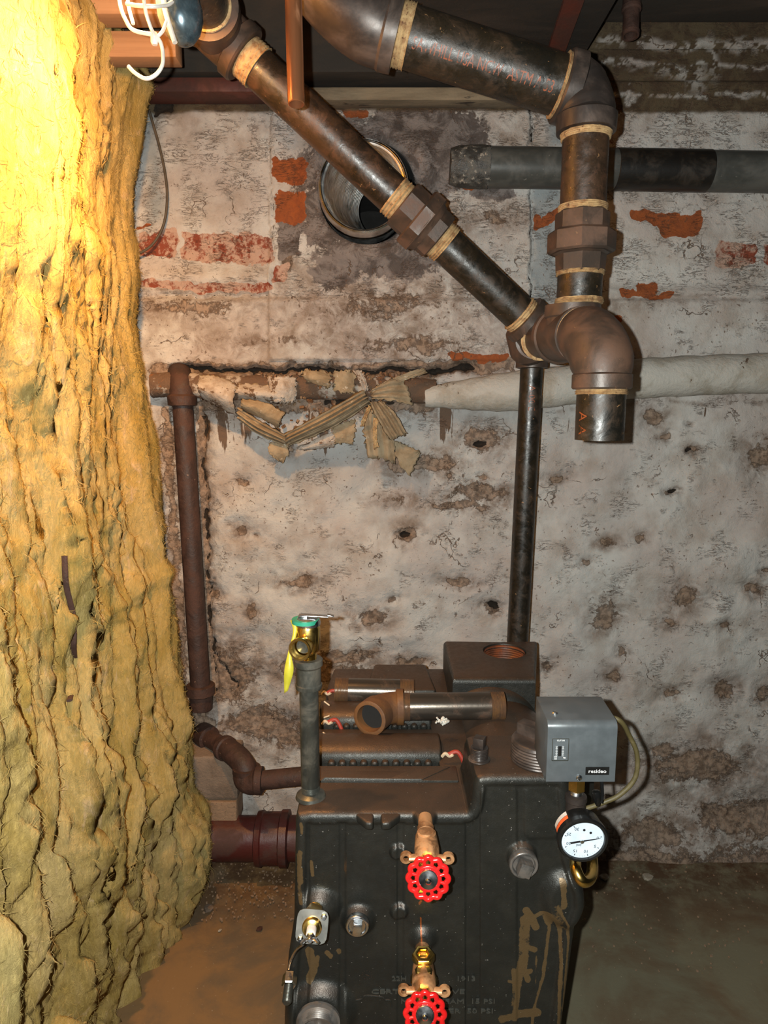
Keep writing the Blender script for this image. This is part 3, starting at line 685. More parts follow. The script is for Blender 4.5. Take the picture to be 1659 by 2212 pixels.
# riser --------------------------------------------------------------
RX, RY = 0.377, 1.935
r0 = Vector((RX, RY, 0.70)); r1 = Vector((RX + .012, RY - .03, W(1140, 792, RY).z))
ri = MB().cyl(r0, r1, 0.0298, 36).build('riser_pipe', M['pipe'], steam); tag(ri, 'long thin vertical riser dropping behind the boiler')
# run toward the viewer carrying header tee and elbow -----------------
J0 = Vector(D(1140, 735, 1.80)); J1 = D(1295, 728, 1.36)
f = MB()
f.lathe(r1 - Vector((0, 0, .006)), (0, 0, 1), [(0, .037), (.002, .042), (.018, .042), (.022, .036), (.05, .038)], 36)
f.tube(arc(r1 + Vector((0, 0, .03)), Vector((r1.x, r1.y, J0.z)), lerp(J0, J1, .12), 12), [lerp(.037, .046, i / 12) for i in range(13)], 36)
f.tube([onD(.965), onD(1.0), lerp(J0, J1, .2)], [.052, .052, .046], 36)
f.lathe(onD(.962), dd_, [(0, .047), (.001, .059), (.022, .059), (.026, .052)], 44)
f.tube([r1 + Vector((0, 0, .035)), lerp(r1, J0, .7), J0 + Vector((-.004, 0, .02))], [.040, .050, .052], 36)
f.build('wye_fitting', M['iron'], steam)
jd = (J1 - J0).normalized(); LJ = (J1 - J0).length
nip = MB().cyl(lerp(J0, J1, .15), lerp(J0, J1, .9), .0440, 40).build('close_nipple', M['iron'], steam)
ring_dope(lerp(J0, J1, .22), jd, .0465, .02, nip)
HX, HY = 0.3875, 1.459
tz = lerp(J0, J1, .70)
HV = Vector((HX, HY, 0))
tcen = Vector((HX - .012, HY, tz.z))
t2 = MB()
t2.tube([tcen - jd * .07, tcen, tcen + jd * .055], .054, 40)
t2.lathe(tcen - jd * .082, jd, [(0, .047), (.002, .058), (.02, .058), (.023, .054)], 40)
zt = W(1245, 660, HY).z
t2.lathe(tcen, (0, 0, 1), [(0, .05), (zt - tcen.z - .025, .0505), (zt - tcen.z - .022, .0545), (zt - tcen.z, .0545), (zt - tcen.z, .044)], 44)
t2.build('tee', M['iron'], steam)
# the elbow that turns down
E0 = tcen + jd * .045; ec = D(1306, 735, 1.285); E1 = Vector((ec.x - .002, ec.y - .002, W(1299, 835, ec.y).z))
e = MB()
pts = arc(E0 + jd * .01, Vector((ec.x, ec.y, ec.z + .004)), Vector((E1.x, E1.y, E1.z + .02)), 18)
e.tube(pts, [.052, .0535, .055] + [.0565] * 12 + [.055, .054, .052, .0505], 44)
e.lathe(Vector((E1.x, E1.y, E1.z + .024)), (0, 0, -1), [(0, .049), (.003, .0535), (.026, .0535), (.029, .051), (.029, .044)], 44)
e.build('elbow', M['iron'], steam)
ring_dope(pts[0] - jd * .004, jd, .049, .02, nip)
np_ = MB(); zb = W(1295, 950, E1.y).z
np_.lathe(Vector((E1.x, E1.y, E1.z)), (0, 0, -1), threads(0, .012, .0440, 6) + [(.013, .0440), (E1.z - zb, .0440), (E1.z - zb, .039), (0.02, .039)], 44, False)
n2 = np_.build('open_nipple', M['pipe'], steam); tag(n2, 'short dark nipple with open lower end')
ring_dope(Vector((E1.x, E1.y, E1.z - .002)), (0, 0, -1), .0445, .012, n2)
# vertical header ----------------------------------------------------
def HZ(py): return W(1255, py, HY).z
def hv(py, r): return (HZ(660) * -1 + HZ(py), r)
v1 = MB().cyl((HX, HY, HZ(656)), (HX, HY, HZ(560)), .0435, 40).build('lower_nipple', M['pipe'], steam)
ring_dope((HX, HY, HZ(658)), (0, 0, 1), .0450, HZ(645) - HZ(658), v1); ring_dope((HX, HY, HZ(596)), (0, 0, 1), .0445, .008, v1)
u = MB(); z = HZ
u.lathe((HX, HY, z(590)), (0, 0, 1), [(0, .0455), (.002, .0475), (z(552) - z(590), .049), (z(546) - z(590), .058)], 8, rot=.2)
u.hexa((HX, HY, z(548)), (HX, HY, z(500)), .0655, .25, .004, 8)
u.hexa((HX, HY, z(500)), (HX, HY, z(458)), .0520, .25, .003, 8)
u.build('union', M['iron'], steam)
v2 = MB().cyl((HX, HY, z(460)), (HX, HY, z(285)), .0440, 40).build('upper_pipe', M['pipe_rust'], steam)
ring_dope((HX, HY, z(461)), (0, 0, 1), .0450, .014, v2); ring_dope((HX, HY, z(303)), (0, 0, 1), .0455, .014, v2)
# top elbow and the long top pipe
K0 = D(856, 72, 1.335); K1 = D(1232, 192, 1.37); kd = (K1 - K0).normalized()
topc = Vector((HX, HY, 0)); e = MB()
et = Vector((HX, HY, z(288)))
e.lathe(et, (0, 0, 1), [(0, .045), (.001, .0560), (.030, .0575), (.034, .053)], 44)
cor = Vector((HX + .004, HY, K1.z - .012)) ; cor = K1 + kd * ((HX - K1.x) / kd.x)
e.tube(arc(et + Vector((0, 0, .02)), cor, K1 + kd * .01, 18), [.052, .053, .054] + [.056] * 10 + [.0575] * 4 + [.058, .059], 44)
e.lathe(K1 + kd * .014, -kd, [(0, .058), (.004, .0665), (.030, .0665), (.034, .063), (.034, .052)], 52)
e.build('elbow', M['iron_dark'], steam)
RT = 0.0535
kp = MB().cyl(K0 - kd * .02, K1 + kd * .01, RT, 56).build('top_pipe', M['pipe'], steam); tag(kp, 'large black top pipe with orange stencilled letters')
ring_dope(K1 - kd * .0255, kd, RT + .0025, .010, kp); ring_dope(K0 + kd * .0, kd, RT + .001, .026, kp)
e = MB()
b0 = K0 - kd * .0; bcn = K0 - kd * .165 ; b1 = bcn + Vector((-.05, 0.01, .20))
e.tube(arc(K0 - kd * .008, bcn, b1, 20), [.064, .067, .069] + [.071] * 18, 48)
e.lathe(K0 + kd * .004, -kd, [(0, .054), (.001, .068), (.024, .070), (.03, .066)], 52)
e.build('elbow', M['iron_dark'], steam)

def text_mesh(body, size, ext=0.0):
    cu = bpy.data.curves.new('lettering', 'FONT'); cu.body = body; cu.size = size; cu.extrude = ext; cu.resolution_u = 2
    ob = bpy.data.objects.new('lettering', cu); C.objects.link(ob)
    dg = bpy.context.evaluated_depsgraph_get(); me = bpy.data.meshes.new_from_object(ob.evaluated_get(dg))
    vs = [v.co.copy() for v in me.vertices]; fs = [tuple(p.vertices) for p in me.polygons]
    bpy.data.objects.remove(ob); bpy.data.curves.remove(cu); bpy.data.meshes.remove(me)
    xs = [v.x for v in vs]; ys = [v.y for v in vs]
    return vs, fs, (min(xs), max(xs), min(ys), max(ys))
def text_on_pipe(body, size, p0, d, r, updir, name, mat, parent, ang0=0.0, sq=1.0, label=None):
    vs, fs, (x0, x1, y0, y1) = text_mesh(body, size)
    bm = bmesh.new(); bv = [bm.verts.new(v) for v in vs]
    for f_ in fs:
        try: bm.faces.new([bv[i] for i in f_])
        except Exception: pass
    bmesh.ops.triangulate(bm, faces=bm.faces)
    for _ in range(2):
        es = [e_ for e_ in bm.edges if abs(e_.verts[0].co.y - e_.verts[1].co.y) > size * .18]
        if es: bmesh.ops.subdivide_edges(bm, edges=es, cuts=1); bmesh.ops.triangulate(bm, faces=bm.faces)
    d = Vector(d).normalized(); n = (Vector((0, 0, CAMZ)) - Vector(p0)); n = (n - d * n.dot(d)).normalized()
    u_ = n.cross(d) ; u_ = u_ if u_.dot(Vector(updir)) > 0 else -u_
    mm = MB(); bm.verts.index_update(); out = []
    for v in bm.verts:
        a = (v.co.y - (y0 + y1) / 2) / r + ang0
        out.append(Vector(p0) + d * (v.co.x * sq) + (n * math.cos(a) + u_ * math.sin(a)) * (r + .0006))
    mm.add(out, [tuple(v.index for v in f_.verts) for f_ in bm.faces]); bm.free()
    o = mm.build(name, mat, parent)
    if label: tag(o, label)
    return o
def text_flat(body, size, p, right, up, name, mat, parent, ext=0.0003, label=None, squash=1.0):
    vs, fs, (x0, x1, y0, y1) = text_mesh(body, size, ext)
    right = Vector(right).normalized(); up = Vector(up).normalized(); n = right.cross(up)
    mm = MB(); mm.add([Vector(p) + right * (v.x - (x0 + x1) / 2) * squash + up * (v.y - (y0 + y1) / 2) + n * v.z for v in vs], fs)
    o = mm.build(name, mat, parent)
    if label: tag(o, label)
    return o
text_on_pipe('SAWHILL USA NCW  ASTM A 53', .030, K0 + kd * .034, kd, RT, (0, 0, 1), 'stencil_lettering', M['orange_ink'], kp, -0.10, .64, label='orange stencilled pipe lettering')
text_on_pipe('A-00 E', .024, r1 + Vector((0, 0, -.05)), (0, 0, -1), .0298, (1, 0, 0), 'stencil_lettering', M['orange_ink'], ri, 0.1)
text_on_pipe('A A', .026, Vector((E1.x - .0, E1.y, E1.z - .045)), (0, 0, -1), .0440, (1, 0, 0), 'stencil_lettering', M['orange_ink'], n2, -.75)

# ================================================================== OTHER PIPES AT THE WALL
c0 = D(632, -60, 1.20); c1 = D(640, 226, 1.20)
cpz = MB(); L = (c1 - c0).length
cpz.lathe(c0, c1 - c0, [(0, .0145), (L - .020, .0145), (L - .016, .0150), (L - .001, .0140), (L, .0125), (L - .03, .0120)], 28, False)
o = cpz.build('copper_pipe', M['copper']); tag(o, 'short open-ended copper pipe hanging down in front of the diagonal pipe', 'pipe')
s0 = D(1366, -40, 1.78); s1 = D(1362, 78, 1.78); L = (s1 - s0).length
m = MB(); m.lathe(s0, s1 - s0, [(0, .022), (L * .45, .022), (L * .47, .024), (L * .53, .024), (L * .55, .020), (L - .012, .020), (L - .01, .022), (L, .021), (L, .016), (L - .02, .016)], 28, False)
o = m.build('pipe_stub', M['old_rust']); tag(o, 'small rusty pipe stub poking down from the ceiling at upper right', 'pipe')
M['pitted'] = grunge('pitted_hub', (0.035, 0.033, 0.03), (0.10, 0.095, 0.085), 30, 0.42, 0.6, 0.5, 0.8, 0, 0.9, (0.28, 0.25, 0.21), 60, 0.60, 0.64, 60, 0.005)
# grey drain
dr = thing('drain_pipe', tuple(W(1300, 366, YW - .07)), 'thick grey horizontal drain pipe entering the wall mortar at left', 'pipe')
g0 = W(1050, 361, YW - .075); g1 = W(1659, 372, YW - .075); gd = (g1 - g0).normalized()
MB().cyl(g0 - gd * .06, g1 + gd * .5, .0535, 48).build('pipe', M['grey_pipe'], dr)
m = MB(); m.lathe(g0 - gd * .10, gd, [(0, .046), (.02, .0525), (.05, .0550), (.09, .0552), (.105, .0550), (.107, .0535)], 48)
tag(m.build('hub', M['pitted'], dr, jitter=.0014), 'pitted grey hub')
b0 = W(1327, 366, YW - .075); b1_ = W(1530, 370, YW - .075)
m = MB(); m.cyl((b0.x, g0.y, lerp(g0.z, g1.z, .45)), (b1_.x, g0.y, lerp(g0.z, g1.z, .78)), .0550, 48, .002); tag(m.build('rubber_sleeve', M['black_band'], dr), 'black sleeve')
# flue liner
FC = W(787, 421, YW)
fl_ = thing('flue_liner', (FC.x, YW - .05, FC.z), 'shiny corrugated stainless flue liner set in the round wall opening', 'flue')
m = MB(); m.lathe((FC.x, YW - .085, FC.z), (0, 1, 0), [(0.0, .1235), (0.003, .1255), (.03, .1260), (.034, .1285), (.045, .1285), (.05, .1255), (.14, .1255), (.14, .1235), (0, .1235)], 72, False)
m.build('collar', M['stainless'], fl_)
m = MB(); pr = []; pth = []; rr_ = []
for i in range(360):
    t = i / 359; pth.append(Vector((FC.x + .055 * t * t, YW - .075 + .50 * t, FC.z + .06 * t + .0 * t * t)))
    rr_.append(.1155 * (1 - .22 * t) + .0058 * math.sin(i * .62))
m.tube(pth, rr_, 64, False); m.build('corrugated_liner', M['stainless'], fl_, angle=70)
m = MB(); m.lathe((FC.x, YW - .086, FC.z), (0, 1, 0), [(0, .1165), (-.0015, .1190), (.002, .1245), (.006, .1235), (.006, .1165)], 64, False); m.build('rim', M['zinc'], fl_)
# cable on wall
o = MB().tube(smooth_path([W(x, y, YW - .03) for x, y in ((322, 240), (331, 270), (345, 320), (356, 372), (361, 420), (357, 470), (345, 505), (325, 532), (300, 548))], 6), .0038, 8).build('hanging_cable', M['cable_dark'])
tag(o, 'thin dark cable looping down the wall beside the insulation', 'cable')
# right whitewashed pipe
m = MB(); pts = [W(918, 857, YW - .045), W(1100, 846, YW - .055), W(1350, 820, YW - .055), W(1659, 806, YW - .055), W(2100, 800, YW - .055)]
pts = smooth_path(pts, 14); n = len(pts)
m.tube(pts, [.030 + .028 * min(1, i / 14) + .0015 * math.sin(i * 1.7) for i in range(n)], 36)
o = m.build('wrapped_pipe', M['white_pipe'], jitter=.0006); tag(o, 'long whitewashed insulated pipe along the wall at right', 'pipe')
M['flaked'] = grunge('flaking_scale', (0.36, 0.31, 0.26), (0.11, 0.065, 0.04), 16, 0.40, 0.47, 0.85, 0.95, 0, 0.9, (0.20, 0.08, 0.03), 40, 0.6, 0.66, 60, 0.006)
# left rusty return
rt = thing('rusty_return_pipe', tuple(W(432, 1500, YW - .06)), 'brown rusty vertical pipe running down the wall beside the insulation', 'pipe')
v0 = W(394, 868, YW - .05); v1_ = W(433, 1490, YW - .07)
MB().cyl(v0, v1_, .0300, 32).build('pipe', M['old_rust'], rt, jitter=.0004)
m = MB(); hp = smooth_path([W(x_, y_, YW - .032) for x_, y_ in ((330, 832), (400, 832), (520, 838), (660, 836), (800, 838), (940, 846))], 12); m.tube(hp, [.034 + .0045 * fbm(np.array([i * .8]), np.array([2.0]), 5)[0] for i in range(len(hp))], 32); tag(m.build('horizontal_pipe', M['flaked'], rt, jitter=.0016), 'horizontal length caked with brown scale and flaking whitewash')
m = MB(); m.lathe(v0 + Vector((0, 0, -.012)), (0, 0, 1), [(0, .034), (.002, .042), (.028, .043), (.034, .036), (.05, .036)], 32)
m.tube(arc(v0 + Vector((0, 0, .03)), v0 + Vector((0, 0, .085)), v0 + Vector((-.03, .08, .085)), 8), .036, 28)
m.build('elbow', M['old_rust'], rt, jitter=.0005)
m = MB(); m.lathe(v1_ + Vector((0, 0, .018)), (0, 0, -1), [(0, .034), (.002, .043), (.03, .044), (.036, .036), (.08, .034)], 32); m.build('coupling', M['old_rust'], rt, jitter=.0006)

# torn wrap ----------------------------------------------------------
tw = thing('torn_pipe_wrap', tuple(W(700, 880, YW - .05)), 'torn sagging pipe wrap hanging in a V below the old wall pipe', 'pipe wrap')
def wp(x, y, o=.05): return W(x, y, YW - .050 - o)
def sheet(name, e0, e1, mat, corr=0.0, nc=6, bow=0.0, n=18, mm=18, rag=0.003, thick=.0022, label=None):
    """ragged bent board between two edge polylines (lists of px, py, offset from wall)"""
    a = smooth_path([wp(*p) for p in e0], 6); b = smooth_path([wp(*p) for p in e1], 6); vs = []
    for i in range(n + 1):
        t = i / n; ka = t * (len(a) - 1); kb = t * (len(b) - 1)
        pa = a[int(ka)].lerp(a[min(int(ka) + 1, len(a) - 1)], ka % 1); pb = b[int(kb)].lerp(b[min(int(kb) + 1, len(b) - 1)], kb % 1)
        for j in range(mm + 1):
            s = j / mm; p = pa.lerp(pb, s)
            p = p + Vector((0, -1, 0)) * (bow * math.sin(math.pi * s) + corr * math.sin(nc * 2 * math.pi * s) + .0015 * random.uniform(-1, 1))
            if i in (0, n) or j in (0, mm): p = p + Vector((random.uniform(-1, 1), 0, random.uniform(-1, 1))) * rag
            vs.append(p)
    fs = [(i * (mm + 1) + j, i * (mm + 1) + j + 1, (i + 1) * (mm + 1) + j + 1, (i + 1) * (mm + 1) + j) for i in range(n) for j in range(mm)]
    m = MB(); m.add(vs, fs); o = m.build(name, mat, tw, angle=50)
    md = o.modifiers.new('thick', 'SOLIDIFY'); md.thickness = thick; md.offset = 0
    if label: tag(o, label)
    return o
sheet('painted_shell', [(432, 812, .02), (470, 812, .03), (512, 830, .03)], [(438, 862, .03), (474, 880, .04), (512, 900, .03)], M['wrap_paint'], bow=.045)
sheet('painted_shell', [(512, 828, .02), (560, 832, .03), (612, 836, .02)], [(515, 862, .03), (560, 866, .04), (618, 872, .03)], M['wrap_paint'], bow=.03, rag=.005)
sheet('board_curl', [(524, 862, .07), (570, 868, .08), (616, 892, .08)], [(524, 884, .06), (560, 902, .07), (600, 925, .07)], M['wrap'], bow=.02, label='smooth tan curled board')
sheet('corrugated_strip', [(516, 880, .05), (560, 908, .06), (622, 942, .05)], [(516, 908, .04), (560, 940, .05), (618, 962, .04)], M['wrap'], corr=.006, nc=3, bow=.02)
sheet('corrugated_strip', [(614, 938, .06), (700, 890, .07), (786, 842, .07)], [(622, 964, .05), (720, 922, .06), (800, 872, .06)], M['wrap'], corr=.007, nc=4, bow=.02)
sheet('painted_shell', [(640, 968, .03), (690, 945, .04), (730, 930, .04)], [(660, 972, .03), (700, 968, .03), (722, 966, .03)], M['wrap_paint'], bow=.01)
sheet('corrugated_strip', [(798, 868, .08), (812, 900, .09), (842, 950, .08)], [(828, 868, .07), (850, 890, .08), (880, 938, .07)], M['wrap'], corr=.005, nc=3)
sheet('hanging_flap', [(790, 880, .05), (785, 930, .06), (795, 985, .05)], [(822, 900, .05), (850, 950, .06), (856, 1000, .04)], M['wrap'], corr=.004, nc=3, rag=.006)
sheet('hanging_flap', [(852, 950, .04), (856, 990, .05), (884, 1030, .04)], [(876, 962, .03), (900, 972, .04), (908, 980, .03)], M['wrap'], rag=.004)
sheet('hanging_flap', [(716, 925, .04), (722, 945, .05), (722, 958, .04)], [(765, 905, .04), (768, 930, .05), (762, 958, .04)], M['wrap'], rag=.004)
sheet('fanned_board', [(800, 842, .07), (835, 825, .08), (872, 818, .06)], [(805, 862, .07), (850, 865, .08), (892, 874, .06)], M['wrap'], corr=.003, nc=3, rag=.004)
sheet('fanned_board', [(812, 835, .07), (860, 812, .07), (915, 795, .05)], [(815, 846, .07), (862, 826, .07), (922, 806, .05)], M['wrap'], rag=.003)
sheet('corrugated_strip', [(764, 802, .06), (776, 822, .07), (785, 846, .07)], [(780, 800, .06), (790, 820, .07), (796, 842, .07)], M['wrap_paint'], corr=.002, nc=2)
sheet('board_curl', [(652, 802, .05), (680, 800, .06), (716, 808, .05)], [(660, 822, .05), (688, 832, .07), (712, 838, .06)], M['wrap'], bow=.015, rag=.006)
sheet('hanging_flap', [(722, 802, .04), (745, 800, .05), (768, 806, .04)], [(722, 842, .04), (745, 850, .05), (765, 848, .04)], M['wrap'], rag=.006)
sheet('hanging_flap', [(640, 815, .03), (640, 835, .04), (636, 868, .03)], [(575, 812, .03), (580, 840, .04), (572, 868, .03)], M['wrap_paint'], rag=.006, bow=.02)
sheet('peeling_strip', [(797, 875, .08), (788, 895, .09), (778, 920, .08)], [(802, 880, .08), (794, 898, .09), (785, 920, .08)], M['dope'], rag=.002)
sheet('peeling_strip', [(808, 902, .08), (806, 940, .09), (808, 970, .08)], [(816, 905, .08), (814, 940, .09), (818, 965, .08)], M['dope'], rag=.002)
sheet('hanging_flap', [(584, 955, .04), (580, 975, .05), (596, 992, .04)], [(620, 958, .04), (624, 975, .04), (612, 1000, .03)], M['wrap'], rag=.004)
# crumbled lagging inside the sag
m = MB()
for k in range(420):
    x = random.uniform(560, 900); y = random.uniform(806, 945 - abs(x - 625) * .35) if k % 2 else random.uniform(806, 850)
    p = wp(x, y, random.uniform(.0, .04)); s_ = random.uniform(.004, .011)
    q = Quaternion((random.random(), random.random(), random.random(), random.random())).normalized().to_matrix()
    m.box(p + Vector((0, .03, 0)), (s_ * 1.6, s_, s_ * .8), q)
o = m.build('crumbled_lagging', grunge('crumbled_lagging', (0.13, 0.06, 0.03), (0.22, 0.14, 0.08), 30), tw); tag(o, 'brown crumbled lagging', kind='stuff')

# lower left rusty return elbow --------------------------------------
le = thing('return_elbow_pipe', tuple(W(530, 1690, 1.98)), 'low rusty pipe leaving the wall and bending right behind the boiler', 'pipe')
a0 = W(448, 1592, 2.13); a1 = W(505, 1628, 2.02); a2 = W(532, 1655, 1.985); a3 = W(527, 1690, 1.97); a4 = W(560, 1686, 1.955); a5 = W(700, 1672, 1.94)
m = MB(); m.tube([a0, a1], .0270, 28); m.build('nipple', M['old_rust'], le)
m = MB(); m.lathe(a0 + (a1 - a0) * .1, a0 - a1, [(0, .03), (.003, .037), (.02, .038), (.05, .037)], 28); m.tube(arc(a1 - (a1 - a0) * .35, a2 + Vector((.004, 0, .02)), a2 + Vector((0, -.004, -.02)), 10), .0345, 32)
dv = (a2 - a1).normalized(); m.lathe(lerp(a0, a1, .62), (a1 - a0), [(0, .030), (.002, .0385), (.018, .0385), (.022, .034)], 32); m.build('street_elbow', M['old_rust'], le, jitter=.0004)
m = MB(); m.tube(arc(a2 + Vector((0, -.004, -.012)), a3 + Vector((-.012, 0, -.015)), a4, 12), .0365, 32)
m.lathe(a2 + Vector((0, -.004, 0)), (0, 0, -1), [(0, .032), (.001, .0405), (.018, .0405), (.021, .036)], 32)
m.lathe(a4 + Vector((.01, 0, 0)), (-1, 0, 0), [(0, .030), (.001, .0405), (.020, .0405), (.024, .036)], 32); m.build('elbow', M['old_rust'], le, jitter=.0004)
m = MB(); m.cyl(a4, a5 + (a5 - a4) * .3, .0275, 28); m.build('pipe', M['old_rust'], le)
# masonry blocks beside it
b = W(462, 1680, 2.10); zt_ = W(462, 1636, 2.04).z; zb_ = W(462, 1728, 2.04).z
m = MB(); x0, x1 = W(400, 1680, 2.04).x, W(512, 1680, 2.04).x
m.box(((x0 + x1) / 2, 2.10, (zt_ + zb_) / 2), (x1 - x0, .12, zt_ - zb_)); o = m.build('masonry_block', M['block_grey'], bev=.008, sub=2, jitter=.001); tag(o, 'rough grey-brown masonry block beside the low rusty elbow', 'block')
zb2 = W(470, 1790, 2.03).z; x0, x1 = W(425, 1760, 2.03).x, W(510, 1760, 2.03).x
m = MB(); m.box(((x0 + x1) / 2, 2.085, (zb_ + zb2) / 2 - .002), (x1 - x0, .10, zb_ - zb2 - .004)); o = m.build('fire_brick', M['block'], bev=.004, sub=2, jitter=.0008); tag(o, 'pitted tan brick under the masonry block and above the red pipe', 'brick')
# red drain
rd = thing('red_drain_pipe', (-.4, 1.99, 0.0), 'fat dark red drain pipe with a coupling low on the floor behind the boiler', 'pipe')
rc = W(560, 1830, 2.0); rz = max(rc.z, .083)
m = MB(); m.cyl((-1.05, 2.045, rz), (.5, 2.045, rz), .0680, 44); m.build('pipe', M['red_pipe'], rd, jitter=.0004)
m = MB(); k0, k1 = W(548, 1830, 2.0).x, W(622, 1830, 2.0).x; w_ = k1 - k0
m.lathe((k0, 2.045, rz), (1, 0, 0), [(0, .069), (.004, .081), (.02, .084), (.024, .079), (w_ * .5, .079), (w_ - .03, .079), (w_ - .026, .085), (w_ - .004, .085), (w_, .069)], 44); m.build('coupling', M['red_pipe'], rd, jitter=.0005)
# ================================================================== BOILER
BF, BR, BT = 1.15, 1.85, 0.78
boil = thing('boiler', (0.08, 1.5, 0), 'black cast iron sectional steam boiler with bare sections, open ports, gauge and red valve wheels', 'boiler')
def front_casting():
    bx = [636, 640, 668, 1006, 1012, 1018, 1021, 1024, 1030, 1040, 1060, 1215, 1226, 1231]
    by = [1775, 1762, 1757, 1757, 1752, 1735, 1715, 1695, 1682, 1678, 1676, 1676, 1680, 1696]
    xs = np.unique(np.concatenate([np.linspace(636, 1231, 230), np.linspace(1004, 1045, 26), np.linspace(790, 850, 30), [636.7, 637.5, 639, 641, 1227, 1229, 1230.3]]))
    n = len(xs); top = np.interp(xs, bx, by)
    tt = np.concatenate([[0, .0008, .0022, .0045, .008], np.linspace(.012, 1, 200)])
    ybot = 2560
    PX = np.zeros((len(tt), n)); PY = np.zeros_like(PX)
    u = (xs - 636) / (1231 - 636)
    for i, t in enumerate(tt):
        y = top + (ybot - top) * t
        yl = np.clip(y, 1690, 2600)
        xl = np.interp(yl, [1690, 1790, 1990, 2070, 2140, 2560], [637, 637, 634, 622, 616, 600])
        xr = np.interp(yl, [1690, 1850, 1890, 1915, 1950, 2000, 2212, 2560], [1231, 1238, 1250, 1260, 1262, 1245, 1216, 1190])
        PX[i] = xl + (xr - xl) * u; PY[i] = y
    dep = BF / (cp + (1106 - PY) / F * sp)
    X = (PX - 829.5) / F * dep; Z = CAMZ + dep * ((1106 - PY) / F * cp - sp)
    # distance to outline in metres
    bxp = np.concatenate([X[:, 0][::-1], X[0], X[:, -1]]); bzp = np.concatenate([Z[:, 0][::-1], Z[0], Z[:, -1]])
    d = np.full(X.shape, 1e9)
    st = list(zip(bxp, bzp)); st = st[::2] + [st[-1]]
    for a, b_ in zip(st[:-1], st[1:]):
        vx, vz = b_[0] - a[0], b_[1] - a[1]; L = vx * vx + vz * vz + 1e-12
        t = np.clip(((X - a[0]) * vx + (Z - a[1]) * vz) / L, 0, 1); d = np.minimum(d, np.hypot(X - a[0] - t * vx, Z - a[1] - t * vz))
    r = 0.013; dd = np.clip(d, 0, r); back = r - np.sqrt(np.maximum(r * r - (r - dd) ** 2, 0))
    h = -back
    h -= 0.007 * sstep(.016, .024, d)                      # rim stands proud of the face
    def boss(cx, cy, rpx, hh, edge=.35, ry=None):
        q = np.hypot((PX - cx) / rpx, (PY - cy) / (ry or rpx * .86)); return hh * (1 - sstep(1 - edge, 1 + edge * .35, q))
    def panel(x0, y0, x1, y1, rad=12, hh=.0028): return hh * (1 - sstep(-2.2, 2.2, rrect(PX, PY, x0, y0, x1, y1, rad)))
    h += panel(668, 1776, 733, 2560); h += panel(746, 1776, 858, 2560); h += panel(872, 1776, 1006, 2560, 12, .0028)
    h += panel(1038, 1702, 1118, 2560); h += panel(1134, 1702, 1210, 1815, 12)
    h += boss(688, 1962, 46, .020, .6) + boss(773, 1990, 36, .022, .55) + boss(860, 1843, 19, .008, .3) + boss(862, 1972, 20, .009, .35)
    h += boss(918, 1768, 24, .014, .4) + boss(914, 2030, 30, .012, .6) + boss(690, 2190, 78, .022, .35) + boss(1128, 1852, 33, .012, .22)
    h += boss(1222, 1945, 52, .016, .4, 62)
    st_ = np.zeros_like(X)
    def stroke(pts, w, v=1.0):
        nonlocal st_; st_ = np.maximum(st_, v * np.clip(.5 + (w - polydist(PX, PY, pts)) / 7, 0, 1))
    stroke([(1139, 1972), (1153, 1994), (1159, 2008)], 8); stroke([(1130, 1990), (1150, 1988)], 4)
    stroke([(1162, 1983), (1184, 1972), (1200, 1988), (1211, 2010), (1213, 2088), (1209, 2143), (1207, 2260)], 4.5)
    stroke([(1184, 1975), (1180, 1998), (1189, 2005), (1184, 2047), (1175, 2116), (1153, 2193), (1150, 2240)], 3.5); stroke([(1182, 1985), (1186, 1996)], 9)
    stroke([(1203, 1955), (1225, 1991), (1228, 2033), (1222, 2116), (1214, 2240)], 2.8); stroke([(1214, 1900), (1216, 1950)], 7, .8)
    stroke([(1136, 1995), (1134, 2060), (1126, 2110)], 13, .60); stroke([(1120, 2120), (1112, 2200)], 12, .60); stroke([(1190, 1940), (1216, 2000)], 14, .5); stroke([(1128, 2077), (1124, 2110), (1117, 2171), (1112, 2200)], 8, .85)
    stroke([(1157, 2058), (1150, 2056)], 6); stroke([(1148, 2104), (1142, 2106)], 6, .85); stroke([(1142, 2124), (1140, 2118)], 7, .85); stroke([(1100, 2124), (1122, 2128)], 3)
    stroke([(1085, 2205), (1120, 2196), (1162, 2194)], 9, .9); stroke([(1110, 2100), (1112, 2140)], 5, .8); stroke([(1160, 2070), (1158, 2180)], 2, .7)
    stroke([(646, 1850), (648, 1905)], 7, .85); stroke([(672, 1865), (675, 1895)], 4, .9); stroke([(650, 1780), (652, 1800)], 4, .8); stroke([(648, 1842), (650, 1843)], 4)
    stroke([(668, 2060), (676, 2100), (668, 2120)], 9, .9); stroke([(706, 2062), (714, 2070)], 6, .9); stroke([(731, 2058), (733, 2062)], 4); stroke([(686, 2070), (684, 2090)], 3)
    stroke([(645, 1910), (650, 1945)], 7, .6)
    rs = np.clip(.5 + (2.2 - polydist(PX, PY, [(916, 1940), (906, 1956)])) / 4, 0, 1)
    rs = np.maximum(rs, np.clip(.5 + (1.8 - polydist(PX, PY, [(909, 1985), (910, 2028)])) / 4, 0, 1)); rs = np.maximum(rs, .8 * boss(688, 1940, 40, 1, .5) * 0)
    V = np.stack([X, BF - h, Z], -1)
    # skirt straight back along the outline -> side and top of the front section
    Y1 = 1.30
    def strip(edge):
        out = []
        for k, yy in enumerate(np.linspace(0, 1, 10)):
            e = edge.copy(); e[:, 1] = lerp(edge[:, 1], Y1, yy); out.append(e)
        return np.stack(out)
    return V, np.stack([st_, rs, st_ * 0], -1), strip(V[0]), strip(V[:, 0]), strip(V[:, -1])
FV, FA, s_top, s_l, s_r = front_casting()
fc = grid_mesh('front_section', FV, M['boiler'], boil, attrs={'B': FA})
